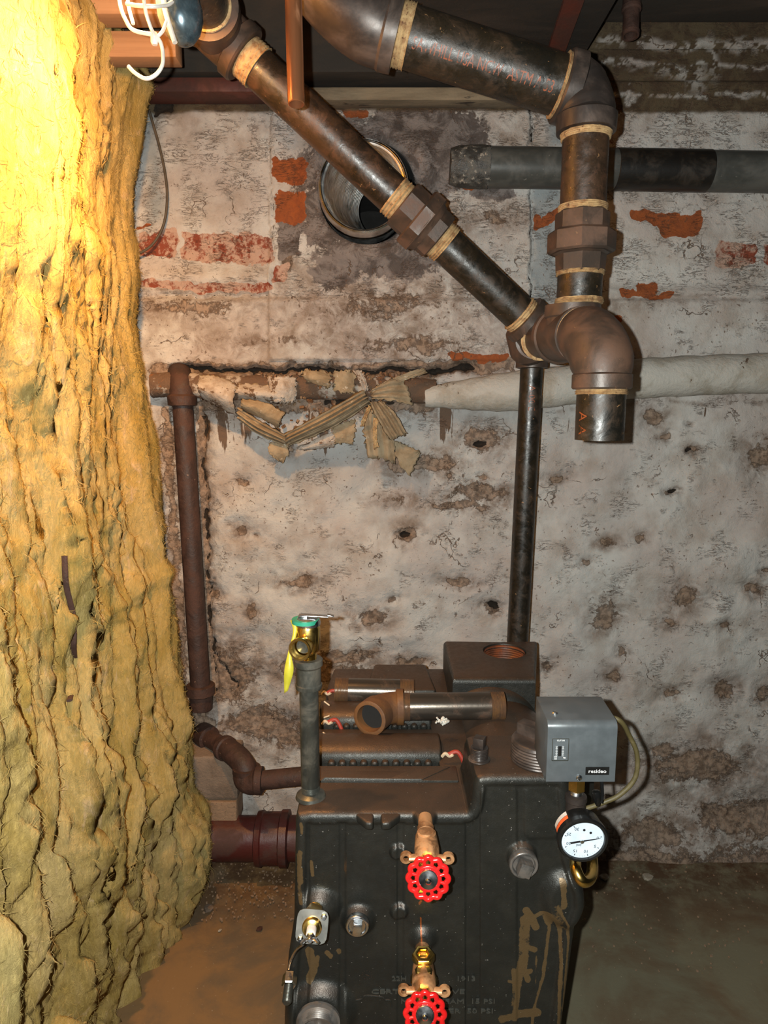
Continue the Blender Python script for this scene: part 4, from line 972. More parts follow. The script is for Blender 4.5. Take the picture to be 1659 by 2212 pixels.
# join the skirts into the same mesh
bm = bmesh.new(); bm.from_mesh(fc.data); off = rootloc(boil)
lay = bm.verts.layers.float_color.get('B')
for ed in (s_top, s_l, s_r):
    R2, C2 = ed.shape[:2]; vs = [[bm.verts.new(Vector(ed[i, j]) - off) for j in range(C2)] for i in range(R2)]
    if lay is not None:
        for row in vs:
            for v in row: v[lay] = (0, 0, 0, 1)
    for i in range(R2 - 1):
        for j in range(C2 - 1): bm.faces.new((vs[i][j], vs[i][j + 1], vs[i + 1][j + 1], vs[i + 1][j]))
bmesh.ops.remove_doubles(bm, verts=bm.verts, dist=1e-5); bmesh.ops.recalc_face_normals(bm, faces=bm.faces)
for v in bm.verts: 
    if v.co.z < 0.02: v.co.z = 0.02
bm.to_mesh(fc.data); bm.free(); fc.data.shade_smooth(); fc.data.set_sharp_from_angle(angle=math.radians(55))
XL, XM, XR = W(637, 1760, BF).x, W(1018, 1740, BF).x, W(1231, 1700, BF).x
zraise = float(FV[0, -12, 2])
# flange at the back of the front section, following the step
def flange(name, y0, y1, zt, x0, x1, mat=M['boiler'], bev=.006):
    m = MB(); m.box(((x0 + x1) / 2, (y0 + y1) / 2, (zt + .02) / 2), (x1 - x0, y1 - y0, zt - .02)); return m.build(name, mat, boil, bev=bev, seg=3)
for lobe in (((752, 1750), (772, 1764), (790, 1781), (806, 1782), (809, 1750)), ((821, 1750), (823, 1782), (842, 1781), (862, 1764), (884, 1750))):
    m = MB(); m.prism([PZ(x_, 1750 + (y_ - 1750) * .86, BT - .002) + Vector((0, .006 if y_ == 1750 else 0, 0)) for x_, y_ in lobe], (0, 0, -.016)); m.build('front_lug', M['boiler'], boil, bev=.005, seg=3)
m = MB(); m.box(((XL + XM) / 2 + .004, 1.279, .40), (XM - XL - .03, .056, .772))
m.prism([(XL + .03, 1.25, BT), (XL + .045, 1.252, BT + .008), (XM - .08, 1.252, BT + .008), (XM - .02, 1.302, BT + .008), (XL + .03, 1.302, BT + .008)], (0, 0, -.03))
m.build('front_flange', M['boiler'], boil, bev=.003, seg=2)
# intermediate sections: rounded backs over a row of pins
def mid_section(y0, y1, zt, x0, x1):
    m = MB(); w = y1 - y0; n = 12; prof = []
    for i in range(n + 1):
        a = math.pi * i / n; prof.append(((y0 + y1) / 2 - math.cos(a) * w / 2, zt - w * .36 + math.sin(a) ** .7 * w * .36))
    poly = [(x0, y0, .05)] + [(x0, p[0], p[1]) for p in prof] + [(x0, y1, .05)]
    m.prism(poly, (x1 - x0, 0, 0)); m.build('middle_section', M['boiler'], boil, bev=.006, seg=3, angle=50)
XB = XM - .035
mid_section(1.350, 1.445, .800, XL + .012, XB)
mid_section(1.515, 1.610, .800, XL + .012, XB - .01)
# flanges between, and the floor of the slots
for (y0, y1, zt) in ((1.445, 1.500, .770), (1.605, 1.655, .770)):
    flange('section_flange', y0, y1, zt, XL + .002, XM + .03)
m = MB(); m.box(((XL + XM) / 2, 1.48, .34), (XM - XL - .02, .37, .66)); m.build('section_core', M['boiler'], boil)
# right hand web that ties the slots
m = MB(); m.prism([(XB - .005, 1.29, .772), (XB + .02, 1.29, .778), (XM + .2, 1.29, .775), (XM + .2, 1.64, .775), (XB - .02, 1.64, .772)], (0, 0, -.7)); m.build('port_web', M['boiler'], boil, bev=.006)
# pins in the slots
for yy in (1.344, 1.509):
    for k in range(10):
        m = MB(); x = lerp(XL + .05, XB - .05, k / 8); m.lathe((x, yy + .014, .768), (0, -1, -.1), [(0, .0085), (.016, .008), (.019, .005)], 14); m.build('heating_pin', M['boiler'], boil)
# rear section with raised header block
m = MB(); m.prism([(XL + .02, 1.655, .762), (XL + .01, 1.70, .775), (XL + .02, 1.85, .775), (XM + .05, 1.85, .775), (XM + .05, 1.655, .762)], (0, 0, -.74))
m.prism([(XL + .11, 1.70, .776), (XL + .13, 1.84, .792), (XL + .27, 1.84, .792), (XL + .29, 1.70, .776)], (0, 0, -.02))
m.build('rear_section', M['boiler'], boil, bev=.008, seg=3)
HBX0, HBX1, HBT = W(968, 1475, 1.60).x - .002, W(1160, 1430, 1.72).x, .853
hy0, hy1 = 1.585, 1.85; oc_ = PZ(1090, 1406, HBT); ro = .0545
def rim_block():
    m = MB(); n = 64; vs = []; fs = []
    bxs = [];
    hq = [Vector((W(978, 1475, hy0).x, hy0)), Vector((W(1157, 1475, hy0).x, hy0)), Vector((W(1160, 1400, hy1).x, hy1)), Vector((W(958, 1385, hy1).x, hy1))]
    def sq(a):
        d_ = Vector((math.cos(a), math.sin(a))); best = 1e9; o_ = Vector((oc_.x, oc_.y))
        for k_ in range(4):
            p_, e_ = hq[k_], hq[(k_ + 1) % 4] - hq[k_]; den = d_.x * e_.y - d_.y * e_.x
            if abs(den) < 1e-9: continue
            w_ = p_ - o_; t_ = (w_.x * e_.y - w_.y * e_.x) / den; s_ = (w_.x * d_.y - w_.y * d_.x) / den
            if t_ > 0 and -1e-6 <= s_ <= 1 + 1e-6: best = min(best, t_)
        return best
    def sq_old(a):
        # point of the rounded rectangle outline at angle a seen from the opening
        dx, dy = math.cos(a), math.sin(a); tx = ((HBX1 if dx > 0 else HBX0) - oc_.x) / dx if abs(dx) > 1e-6 else 1e9; ty = ((hy1 if dy > 0 else hy0) - oc_.y) / dy if abs(dy) > 1e-6 else 1e9
        return min(tx, ty)
    ang = sorted(set([2 * math.pi * k / n for k in range(n)] + [math.atan2(c_.y - oc_.y, c_.x - oc_.x) % (2 * math.pi) for c_ in hq]))
    N = len(ang); rings = [[] for _ in range(11)]
    for a in ang:
        dx, dy = math.cos(a), math.sin(a); t = sq(a)
        rings[0].append(Vector((oc_.x + dx * t, oc_.y + dy * t, .03)))
        for k_ in range(7):
            a_ = math.pi / 2 * k_ / 6; t_ = t - .014 * (1 - math.cos(a_)); rings[1 + k_].append(Vector((oc_.x + dx * t_, oc_.y + dy * t_, HBT - .014 * (1 - math.sin(a_)))))
        rings[8].append(Vector((oc_.x + dx * ro * 1.03, oc_.y + dy * ro * 1.03, HBT)))
        rings[9].append(Vector((oc_.x + dx * ro, oc_.y + dy * ro, HBT - .003)))
        rings[10].append(Vector((oc_.x + dx * ro * .96, oc_.y + dy * ro * .96, HBT - .012)))
    for r_ in rings: vs += r_
    for i in range(10):
        for k in range(N): k2 = (k + 1) % N; fs.append((i * N + k, i * N + k2, (i + 1) * N + k2, (i + 1) * N + k))
    m.add(vs, fs); return m
hb = MB(); rb_ = rim_block(); hb.v = rb_.v; hb.f = rb_.f
hb.build('header_block', M['boiler'], boil, angle=50)
m = MB(); m.lathe((oc_.x, oc_.y, HBT - .002), (0, 0, -1), threads(0.0, .05, ro * .985, 8, .002) + [(.055, ro * .9), (.10, ro * .9), (.1001, .001)], 48, False)
tag(m.build('port_threads', grunge('rust_threads', (0.20, 0.055, 0.02), (0.09, 0.03, 0.014), 20, r1=.3, r2=.5), boil), 'rust brown internal threads of the top outlet')
# round port trunk between header block and front block
pcx, pcz = (W(1060, 1500, 1.58).x), .708
m = MB(); m.lathe((pcx, 1.590, pcz), (0, -1, 0), [(0, .126), (.008, .124), (.016, .117), (.022, .108), (.024, .098), (.30, .096)], 64); 
m.lathe((pcx + .02, 1.60, pcz), (.35, -1, -.05), [(0, .10), (.20, .092), (.27, .085)], 48)
m.build('port_trunk', M['boiler'], boil, bev=.003)
# front raised block top flange
m = MB(); m.prism([(XM + .012, 1.275, zraise - .002), (XM + .012, 1.295, zraise - .008), (XR - .01, 1.295, zraise - .008), (XR - .01, 1.275, zraise - .002)], (0, 0, -.6)); m.build('block_back', M['boiler'], boil, bev=.004)
# base below the casting
flange('base', BF + .01, BR - .01, .10, XL - .03, XR + .01)
m = MB(); m.box((XR - .06, 1.5, .40), (.10, .42, .74)); m.build('side_web', M['boiler'], boil, bev=.01)
# sealing rope ends
for (x, y, z_, tw_) in ((706, 1497, 1.72, 1), (708, 1560, 1.60, 1), (968, 1630, 1.43, 0)):
    p = D(x, y, z_); o = MB().tube(smooth_path([p, p + Vector((.018, 0, .006)), p + Vector((.03, -.004, -.012)), p + Vector((.034, -.004, -.03))], 4), .0045, 8).build('sealing_rope', M['rope'], boil); tag(o, 'red sealing rope end')
    o2 = MB().tube(smooth_path([p + Vector((-.012, 0, -.004)), p + Vector((-.006, -.003, .004)), p + Vector((.002, -.002, -.002)), p + Vector((.010, -.004, .002))], 4), .0035, 7).build('frayed_end', M['cream'], o)
for (x, y) in ((700, 1515), (700, 1550), (697, 1582), (698, 1610)):
    p = D(x, y, 1.52); MB().tube([p, p + Vector((.012, -.004, random.uniform(-.008, .008)))], .0016, 6).build('twine_end', M['cream'], boil)
# square plug, big plug ----------------------------------------------
def sq_plug(p, d, r, h, s, name, mat=M['iron_dark'], parent=boil, sqh=None, label=None):
    m = MB(); d, a, b = frame(d); p = Vector(p)
    m.lathe(p, d, [(0, r * 1.25), (.002, r * 1.2), (.003, r)] + threads(.004, h, r, 7) + [(h, r * .8)], 32)
    q = Matrix((a, b, d)).transposed(); m.box(p + d * (h + (sqh or s) / 2), (s, s, (sqh or s)), q @ Matrix.Rotation(math.radians(25), 3, 'Z'))
    o = m.build(name, mat, parent, bev=.0012); 
    if label: tag(o, label)
    return o
p = PZ(1035, 1640, zraise); sq_plug(p, (0, 0, 1), .0165, .024, .019, 'square_plug', label='small square-headed plug on the raised front block')
p = PZ(1164, 1640, zraise); p.y = min(p.y, 1.235)
m = MB(); m.lathe(p, (0, 0, 1), threads(0, .038, .052, 7, .0022) + [(.040, .049), (.042, .046), (.042, .001)], 56)
m.box(p + Vector((0, 0, .052)), (.026, .082, .022), Matrix.Rotation(math.radians(48), 3, 'Z')); m.build('large_plug', M['iron_dark'], boil, bev=.0015)
# front plug in ring
def front_pt(px, py, out=0.0): q = W(px, py, BF); return Vector((q.x, BF - out, q.z))
FD = Vector((0, -1, 0))
p = front_pt(1128, 1856, 0.006); m = MB(); m.lathe(p, FD, [(0, .026), (.012, .0255), (.014, .023), (.013, .020), (.006, .019), (.006, .001)], 40)
m.box(p + FD * .018, (.022, .022, .024), Matrix.Rotation(math.radians(20), 3, 'Y')); m.build('front_plug', M['steel'], boil, bev=.0012)
p = front_pt(773, 1975, 0.020); m = MB(); m.lathe(p, FD, [(0, .021), (.01, .021), (.012, .019), (.0121, .016), (.009, .015), (.009, .001)], 36)
m.box(p + FD * .014, (.015, .015, .02), Matrix.Rotation(math.radians(8), 3, 'Y')); m.build('front_plug', M['zinc'], boil, bev=.001)
p = front_pt(690, 2186, .018); m = MB(); m.lathe(p, FD, [(0, .040), (.006, .040)] + threads(.007, .03, .036, 6, .0015) + [(.03, .031), (.004, .029), (.004, .001)], 48)
m.build('threaded_port', M['steel'], boil)
# tie rod nut at left
p = W(633, 2098, 1.155) + Vector((-.004, -.008, 0)); m = MB(); m.hexa(p, p + Vector((0, -.022, -.004)), .0135); o = m.build('hex_nut', M['zinc'], boil)
m = MB(); m.lathe(p + Vector((0, -.02, -.004)), (0, -1, -.2), threads(0, .03, .0085, 12, .0007) + [(.032, .006)], 20); m.build('tie_rod', M['dark_steel'], boil)
m = MB(); m.tube(smooth_path([W(655, 2040, 1.06), W(640, 2052, 1.08), W(628, 2075, 1.11), W(624, 2092, 1.14)], 6), .0022, 8); m.build('ground_wire', M['zinc'], boil)

# relief valve --------------------------------------------------------
rv0 = PZ(671, 1702, BT); rv0.y = 1.205; rv0.x = W(671, 1702, 1.205).x
zc0, zc1 = W(668, 1482, 1.205).z, W(668, 1422, 1.205).z
m = MB(); m.lathe((rv0.x, rv0.y, BT), (0, 0, 1), [(0, .028), (.006, .026), (.010, .019)] + threads(.011, .022, .0170, 5) + [(.024, .0172), (zc0 - BT + .004, .0172)], 32)
o = m.build('relief_pipe', M['dark_steel'], boil); tag(o, 'dark steel nipple standing at the front left corner')
cz = MB(); Lc = zc1 - zc0; cz.lathe((rv0.x, rv0.y, zc0 - .004), (0, 0, 1), threads(-.012, -.001, .0172, 4) + [(0, .019), (.001, .0235), (.008, .0240), (.010, .0222), (Lc - .012, .0222), (Lc - .008, .0255), (Lc + .002, .0255), (Lc + .004, .0235), (Lc + .004, .018)], 36)
cz.build('coupling', M['dark_steel'], boil)
bz = zc1; zt1 = W(665, 1346, 1.205).z; Lb = zt1 - bz
m = MB(); m.lathe((rv0.x, rv0.y, bz - .004), (0, 0, 1), threads(0, .014, .0150, 5) + [(.015, .014), (.018, .0185), (.024, .0205), (Lb * .6, .0215), (Lb - .004, .0215), (Lb, .0200)], 36)
oz = bz + .030
od = Vector((-.22, -1, .05)).normalized(); oc2 = Vector((rv0.x - .002, rv0.y - .008, oz))
m.lathe(oc2, od, [(0, .015), (.022, .016), (.026, .0195), (.036, .0200), (.038, .0190), (.038, .0155), (.012, .014), (.011, .001)], 36)
rv = m.build('relief_valve', M['brass'], boil); tag(rv, 'polished brass pressure relief valve with side outlet')
m = MB(); m.lathe(oc2 + od * .014, od, [(0, .001), (0, .0125), (.003, .0125), (.003, .008), (.006, .008), (.006, .001)], 24); m.build('inner_seat', M['dark_steel'], rv)
m = MB(); m.lathe((rv0.x, rv0.y, zt1 - .003), (0, 0, 1), [(0, .0222), (.004, .0228), (.010, .0215), (.013, .016), (.0135, .001)], 36); m.build('bonnet', M['zinc'], rv)
m = MB(); m.lathe((rv0.x - .004, rv0.y - .002, zt1 + .002), (0, 0, 1), [(0, .0238), (.0065, .0238), (.0065, .0205)], 36); tag(m.build('ring_label', M['green_label'], rv), 'green printed ring label')
m = MB(); lv = zt1 + .014; m.box((rv0.x + .012, rv0.y, lv), (.050, .014, .0018), Matrix.Rotation(math.radians(4), 3, 'Y')); m.box((rv0.x - .008, rv0.y, lv - .004), (.016, .017, .010)); m.box((rv0.x + .040, rv0.y + .004, lv - .001), (.012, .012, .0018), Matrix.Rotation(math.radians(14), 3, 'Y')); tag(m.build('lever', M['zinc'], rv, bev=.0006), 'flat steel test lever')
m = MB(); e0 = [D(627, 1340, 1.25), D(633, 1365, 1.24), D(622, 1410, 1.235), D(614, 1450, 1.235), D(614, 1498, 1.24)]; e1 = [D(646, 1338, 1.25), D(641, 1368, 1.24), D(630, 1412, 1.235), D(634, 1448, 1.235), D(622, 1492, 1.24)]
a_, b_ = smooth_path(e0, 6), smooth_path(e1, 6); vs = []
for x_, y_ in zip(a_, b_): vs += [x_, y_]
m.add(vs, [(2 * i, 2 * i + 1, 2 * i + 3, 2 * i + 2) for i in range(len(a_) - 1)]); o = m.build('warning_tag', M['yellow_tag'], rv); md = o.modifiers.new('thick', 'SOLIDIFY'); md.thickness = .0005; tag(o, 'yellow warning tag strip')

# gauge glass valves --------------------------------------------------
def handwheel(c, n, R, parent):
    n, a, b = frame(n); m = MB(); K = 12; N = 144
    outer = [c + (a * math.cos(t) + b * math.sin(t)) * (R * (1 + .055 * math.cos(K * t))) for t in [2 * math.pi * i / N for i in range(N)]]
    m.tube(outer, R * .150, 12, closed=True)
    inner = [c + (a * math.cos(t) + b * math.sin(t)) * (R * .58) for t in [2 * math.pi * i / 48 for i in range(48)]]
    m.tube(inner, R * .13, 12, closed=True)
    for k in range(K):
        t = 2 * math.pi * (k + .5) / K; e_ = a * math.cos(t) + b * math.sin(t)
        m.tube([c + e_ * R * .5, c + e_ * R * .75 + n * .001, c + e_ * R], [R * .115, R * .095, R * .125], 10)
    m.lathe(c - n * .004, n, [(0, R * .55), (.006, R * .55)], 36)
    w = m.build('handwheel', M['red_paint'], parent, angle=60); tag(w, 'red scalloped handwheel'); return w
def hub(c, n, R, parent):
    m = MB(); m.lathe(c, n, [(0, R * .50), (.0055, R * .50), (.0065, R * .47), (.0072, R * .30), (.0078, R * .17), (.012, R * .16), (.014, R * .10), (.0145, .0005)], 36); tag(m.build('wheel_nameplate', M['zinc'], parent), 'round steel centre plate with nut')
def gauge_valve(px, py, wx, wy, lower, out0=.012):
    b0 = front_pt(px, py, out0); wc = W(wx, wy, BF - .155 + (.0 if not lower else .005))
    wc = Vector((wc.x, wc.y, b0.z - (.0 if not lower else .004)));
    # axis runs straight out of the casting
    wc = Vector(W(wx, wy, .99)); ax = (wc - b0).normalized(); L = (wc - b0).length
    m = MB(); m.lathe(b0 - ax * .01, ax, [(0, .0125), (.028, .0125), (.030, .0145), (.046, .0150), (.048, .0165)], 30)
    q = b0 + ax * .040
    m.lathe(q, ax, [(0, .0160), (.006, .0185), (.040, .0205), (.055, .0195), (.064, .016)], 32)
    d_, a_, b_ = frame(ax)
    for s_ in (-1, 1):
        e_ = a_ if a_.x > 0 else -a_
        m.tube([q + ax * .058 + e_ * s_ * .010, q + ax * .060 + e_ * s_ * .030], [.0075, .0070], 14, flat=.7)
        m.lathe(q + ax * .060 + e_ * s_ * .034 - ax * .005, ax, [(0, .0095), (.007, .0095), (.007, .0045), (0, .0045), (0, .0095)], 22, False)
    body = m.build('water_column_valve', M['bronze'], boil); tag(body, ('upper' if not lower else 'lower') + ' bronze gauge glass valve with two ears')
    up_ = b_ if b_.z > 0 else -b_
    m = MB(); m.hexa(q + ax * .060, q + ax * .082, .0135); m.lathe(q + ax * .08, ax, [(0, .011), (.02, .010), (.022, .006), (L - .12, .005)], 24); m.build('packing_nut', M['brass'], body)
    if not lower:
        m = MB(); m.lathe(q + ax * .022 + up_ * .012, up_, [(0, .0155), (.008, .0155), (.009, .0125), (.0105, .0120), (.011, .001)], 32); m.build('cap', M['bronze'], body)
    else:
        c_ = q + ax * .006 + up_ * .012; u2 = (up_ + ax * .15).normalized()
        m = MB(); m.lathe(c_, u2, [(0, .0180), (.002, .0198), (.014, .0198), (.016, .0180), (.016, .0105), (0.004, .0100), (.004, .0005)], 6); m.build('glass_nut', M['brass'], body, bev=.0006)
        m = MB(); m.hexa(q + ax * .026, q + ax * .044, .0225); m.build('hex_bushing', M['brass'], body)
    wn = (ax * .72 + (Vector((0, 0, CAMZ)) - wc).normalized() * .45).normalized()
    w = handwheel(wc, wn, .0295, body); hub(wc + wn * .001, wn, .0295, body)
gauge_valve(918, 1766, 925, 1897, False); gauge_valve(912, 2040, 918, 2190, True)
p = W(905, 1928, .985); o = MB().prism([p, p + Vector((.012, 0, 0)), p + Vector((.012, 0, .013)), p + Vector((.004, 0, .012))], (0, .001, 0)).build('warning_tag', M['yellow_tag'], boil); tag(o, 'scrap of yellow tag behind the upper red wheel')

# low water probe -----------------------------------------------------
b0 = front_pt(682, 1950, .018); ax = (W(668, 2040, .985) - b0).normalized()
d_, a_, b_ = frame(ax); a_ = a_ if a_.x > 0 else -a_; b_ = b_ if b_.z > 0 else -b_
m = MB(); m.lathe(b0, ax, threads(0, .020, .0135, 6) + [(.022, .013)], 28); m.hexa(b0 + ax * .02, b0 + ax * .072, .0190, .3); pb = m.build('low_water_probe', M['brass'], boil); tag(pb, 'brass water level probe with square steel plate and white insulator')
pc = b0 + ax * .080; q = Matrix((a_, b_, ax)).transposed() @ Matrix.Rotation(math.radians(-6), 3, 'Z')
m = MB(); loop = []
for k in range(32):
    t = 2 * math.pi * k / 32; c_, s_ = math.cos(t), math.sin(t); rr2 = .0262 / (abs(c_) ** 5 + abs(s_) ** 5) ** (1 / 5.); loop.append(pc + q @ Vector((rr2 * c_, rr2 * s_, 0)))
m.prism(loop, ax * .0022); m.build('mounting_plate', M['plate'], pb)
m = MB(); m.lathe(pc, ax, [(0, .016), (.006, .0165), (.008, .0145), (.012, .0135), (.014, .008)], 32); m.build('gland_ring', M['brass'], pb)
m = MB(); m.lathe(pc + ax * .012, ax, [(0, .0082), (.028, .0078), (.030, .0065)], 24); m.build('insulator', M['ceramic'], pb)
m = MB(); m.lathe(pc + ax * .041, ax, threads(0, .022, .0046, 8, .0006) + [(.023, .003)], 16); m.hexa(pc + ax * .042, pc + ax * .049, .0072)
wn = pc + ax * .058
for s_ in (-1, 1): m.tube([wn, wn + a_ * s_ * .008 + ax * .001, wn + a_ * s_ * .013 + ax * .010 - b_ * .002], [.0042, .0036, .0028], 10, flat=.55)
m.build('wing_nut', M['zinc'], pb)
for (u_, v_) in ((.018, .017), (-.017, -.019)):
    m = MB(); m.hexa(pc + q @ Vector((u_, v_, .002)), pc + q @ Vector((u_, v_, .007)), .0055); m.cyl(pc + q @ Vector((u_, v_, .002)), pc + q @ Vector((u_, v_, .014)), .0028, 12); m.build('terminal_screw', M['zinc'], pb)

# pressure control, siphon and gauge ----------------------------------
pcf = 1.082
x0, x1 = W(1181, 1640, pcf).x, W(1331, 1640, pcf).x; zT = W(1250, 1560, pcf).z; zB = W(1250, 1689, pcf).z
rear = pcf + .092; rbend = .012
m = MB(); prof = [(pcf, zB)]; 
for i in range(9):
    a = math.pi / 2 * i / 8; prof.append((pcf + rbend * (1 - math.cos(a)) , zT - rbend * (1 - math.sin(a))))
prof += [(rear, zT + .004), (rear, zB)]
m.prism([(x0, y, z_) for y, z_ in prof], (x1 - x0, 0, 0))
pco = m.build('pressure_control', M['grey_cover'], boil, angle=30, bev=.0008); tag(pco, 'grey square pressure control box with a black maker label')
fr, up_ = Vector((1, 0, 0)), Vector((0, 0, 1))
def onface(px, py, o=.0006): q = W(px, py, pcf - o); return q
lx0, lx1 = onface(1265, 1665), onface(1316, 1665); lz0, lz1 = onface(1290, 1674).z, onface(1290, 1657).z
m = MB(); m.box(((lx0.x + lx1.x) / 2, pcf - .0004, (lz0 + lz1) / 2), (lx1.x - lx0.x, .0008, lz1 - lz0)); lb = m.build('maker_label', M['black_label'], pco); tag(lb, 'small black maker label')
text_flat('resideo', .0088, ((lx0.x + lx1.x) / 2, pcf - .0012, (lz0 + lz1) / 2), fr, up_, 'lettering', M['white_ink'], pco, label='white maker lettering', squash=1.12)
wc0, wc1 = onface(1194, 1596), onface(1227, 1643)
m = MB(); cxw, czw = (wc0.x + wc1.x) / 2, (wc0.z + wc1.z) / 2; ww, wh = wc1.x - wc0.x, wc0.z - wc1.z
for (dx, dz, sx_, sz_) in ((0, wh / 2, ww, .001), (0, -wh / 2, ww, .001), (-ww / 2, 0, .001, wh), (ww / 2, 0, .001, wh)): m.box((cxw + dx, pcf - .0004, czw + dz), (sx_, .0012, sz_))
m.build('scale_frame', M['dark_steel'], pco)
m = MB(); m.box((cxw - .001, pcf - .0006, czw - .0025), (.0052, .001, .017)); m.box((cxw - .001, pcf - .0012, czw + .0045), (.0045, .0016, .0035)); m.build('scale_slot', M['black_label'], pco)
text_flat('CUT IN', .0038, (cxw, pcf - .0008, czw + wh / 2 - .0028), fr, up_, 'scale_lettering', M['white_ink'], pco)
text_flat('PSI', .0034, (cxw + .007, pcf - .0008, czw - wh / 2 + .005), fr, up_, 'scale_lettering', M['white_ink'], pco)
text_flat('KG', .0030, (cxw - .0075, pcf - .0008, czw - wh / 2 + .0065), fr, up_, 'scale_lettering', M['white_ink'], pco)
text_flat('CM', .0030, (cxw - .0075, pcf - .0008, czw - wh / 2 + .003), fr, up_, 'scale_lettering', M['white_ink'], pco)
m = MB()
for k in range(9):
    for s_ in (-1, 1): m.box((cxw - .001 + s_ * .0052, pcf - .0007, czw + .006 - k * .0021), (.003 if k % 2 == 0 else .0018, .0006, .0004))
m.build('scale_marks', M['white_ink'], pco)
def screw(p, n, r, parent):
    m = MB(); m.lathe(p, n, [(0, r), (r * .3, r), (r * .6, r * .75), (r * .7, r * .3), (r * .72, .0003)], 20); m.build('screw', M['zinc'], parent)
screw((onface(1207, 1550).x + .001, pcf + .03, zT + .001), (0, 0, 1), .0052, pco); screw((onface(1251, 1682).x, pcf, onface(1251, 1680).z), (0, -1, 0), .0050, pco)
# stem below the box
sx0 = W(1247, 1700, 1.11).x; sy = 1.115
def Zs(py): return W(1247, py, sy).z
m = MB(); m.hexa((sx0, sy, zB + .004), (sx0, sy, Zs(1706)), .0150, .3); m.build('brass_hex', M['brass'], boil)
m = MB(); m.lathe((sx0, sy, Zs(1704)), (0, 0, -1), threads(0, .018, .0105, 7) + [(.02, .0105)], 24); m.build('short_nipple', M['zinc'], boil)
m = MB(); za, zb3 = Zs(1716), Zs(1775); m.lathe((sx0, sy, za), (0, 0, -1), [(0, .0145), (.002, .0180), (.010, .0185), (.012, .0165), (za - zb3, .0165), (za - zb3 + .012, .0165), (za - zb3 + .014, .0185), (za - zb3 + .024, .018)], 30)
zg = Zs(1765); m.lathe((sx0, sy, zg), (0.0, -1, 0), [(0, .0165), (.02, .0165), (.024, .018), (.034, .018)], 30); m.build('branch_tee', M['iron_dark'], boil)
# gauge
gc = W(1258, 1812, 1.035); gn = Vector((.0, -1, -.10)).normalized()
_, ga, gb = frame(gn); ga = ga if ga.x > 0 else -ga; gb = gb if gb.z > 0 else -gb
m = MB(); m.lathe(gc - gn * .030, gn, [(0, .028), (.003, .0365), (.022, .0380), (.024, .0400), (.033, .0405), (.036, .0385), (.036, .0345), (.032, .0335), (.032, .001)], 64)
ggz = m.build('pressure_gauge', M['black_plastic'], boil); tag(ggz, 'round pressure gauge with black case and pale dial')
m = MB(); m.lathe(gc + gn * .0015, gn, [(0, .0335), (.001, .0335), (.001, .0003)], 56); m.build('dial', M['dial'], ggz)
dp = gc + gn * .0032
def dialpt(px, py):
    # point on the dial plane seen at px, py
    o_ = Vector((0, 0, CAMZ)); r_ = (D(px, py, 1.0) - o_); t = (dp - o_).dot(gn) / r_.dot(gn); return o_ + r_ * t
ddc = dialpt(1257, 1817)
nums = (('0', 1291, 1810), ('5', 1285, 1828), ('10', 1265, 1839), ('15', 1242, 1838), ('20', 1228, 1822), ('25', 1229, 1802), ('30', 1246, 1791))
m = MB()
for tx, x_, y_ in nums:
    vs, fs, (u0, u1, v0_, v1_) = text_mesh(tx, .0075, .0001); c_ = dialpt(x_, y_); ang = math.radians(176)
    r_ = ga * math.cos(ang) + gb * math.sin(ang); w_ = -ga * math.sin(ang) + gb * math.cos(ang)
    m.add([c_ + r_ * (v.x - (u0 + u1) / 2) + w_ * (v.y - (v0_ + v1_) / 2) + gn * (v.z + .0002) for v in vs], fs)
vs, fs, (u0, u1, v0_, v1_) = text_mesh('psi', .0075, .0001); c_ = dialpt(1250, 1825)
m.add([c_ + r_ * (v.x - (u0 + u1) / 2) + w_ * (v.y - (v0_ + v1_) / 2) + gn * (v.z + .0002) for v in vs], fs)
for k in range(31):
    t = math.radians(8 - k * 8.0) if False else math.radians(12 - k * (250 / 30.)); e_ = ga * math.cos(t) + gb * math.sin(t); side = gn.cross(e_)
    c_ = dp; l0, l1, hw = (.0268, .0305, .0009) if k % 5 == 0 else (.0285, .0305, .0002)
    m.add([c_ + e_ * l0 - side * hw * .2, c_ + e_ * l1 - side * hw, c_ + e_ * l1 + side * hw, c_ + e_ * l0 + side * hw * .2], [(0, 1, 2, 3)])
for (x_, y_) in ((1262, 1793), (1276, 1799)): m.lathe(dialpt(x_, y_), gn, [(0, .0021), (.0004, .0021), (.0004, .0001)], 16)
m.build('dial_marks', M['ink'], ggz)
m = MB(); tip = dialpt(1297, 1811); tl = dialpt(1232, 1821); nd = (tip - tl).normalized(); s_ = gn.cross(nd)
m.prism([tl - s_ * .0016, ddc - s_ * .0014, tip - s_ * .0002, tip + s_ * .0002, ddc + s_ * .0014, tl + s_ * .0016], gn * .0008); nee = m.build('needle', M['ink'], ggz)
m = MB(); m.lathe(ddc + gn * .0005, gn, [(0, .0032), (.002, .0030), (.0024, .0001)], 20); m.build('needle_hub', M['zinc'], ggz)
def casepatch(a0, a1, t0, t1, mat, nm):
    m = MB(); vs = []; n_ = 12
    for i in range(n_ + 1):
        t = math.radians(lerp(a0, a1, i / n_)); e_ = ga * math.cos(t) + gb * math.sin(t)
        vs += [gc - gn * .030 + gn * t0 + e_ * .0388, gc - gn * .030 + gn * t1 + e_ * .0392]
    m.add(vs, [(2 * i, 2 * i + 1, 2 * i + 3, 2 * i + 2) for i in range(n_)]); m.build(nm, mat, ggz)
casepatch(125, 172, .005, .014, M['white_label'], 'case_sticker'); casepatch(125, 172, .014, .022, M['orange_label'], 'case_sticker')
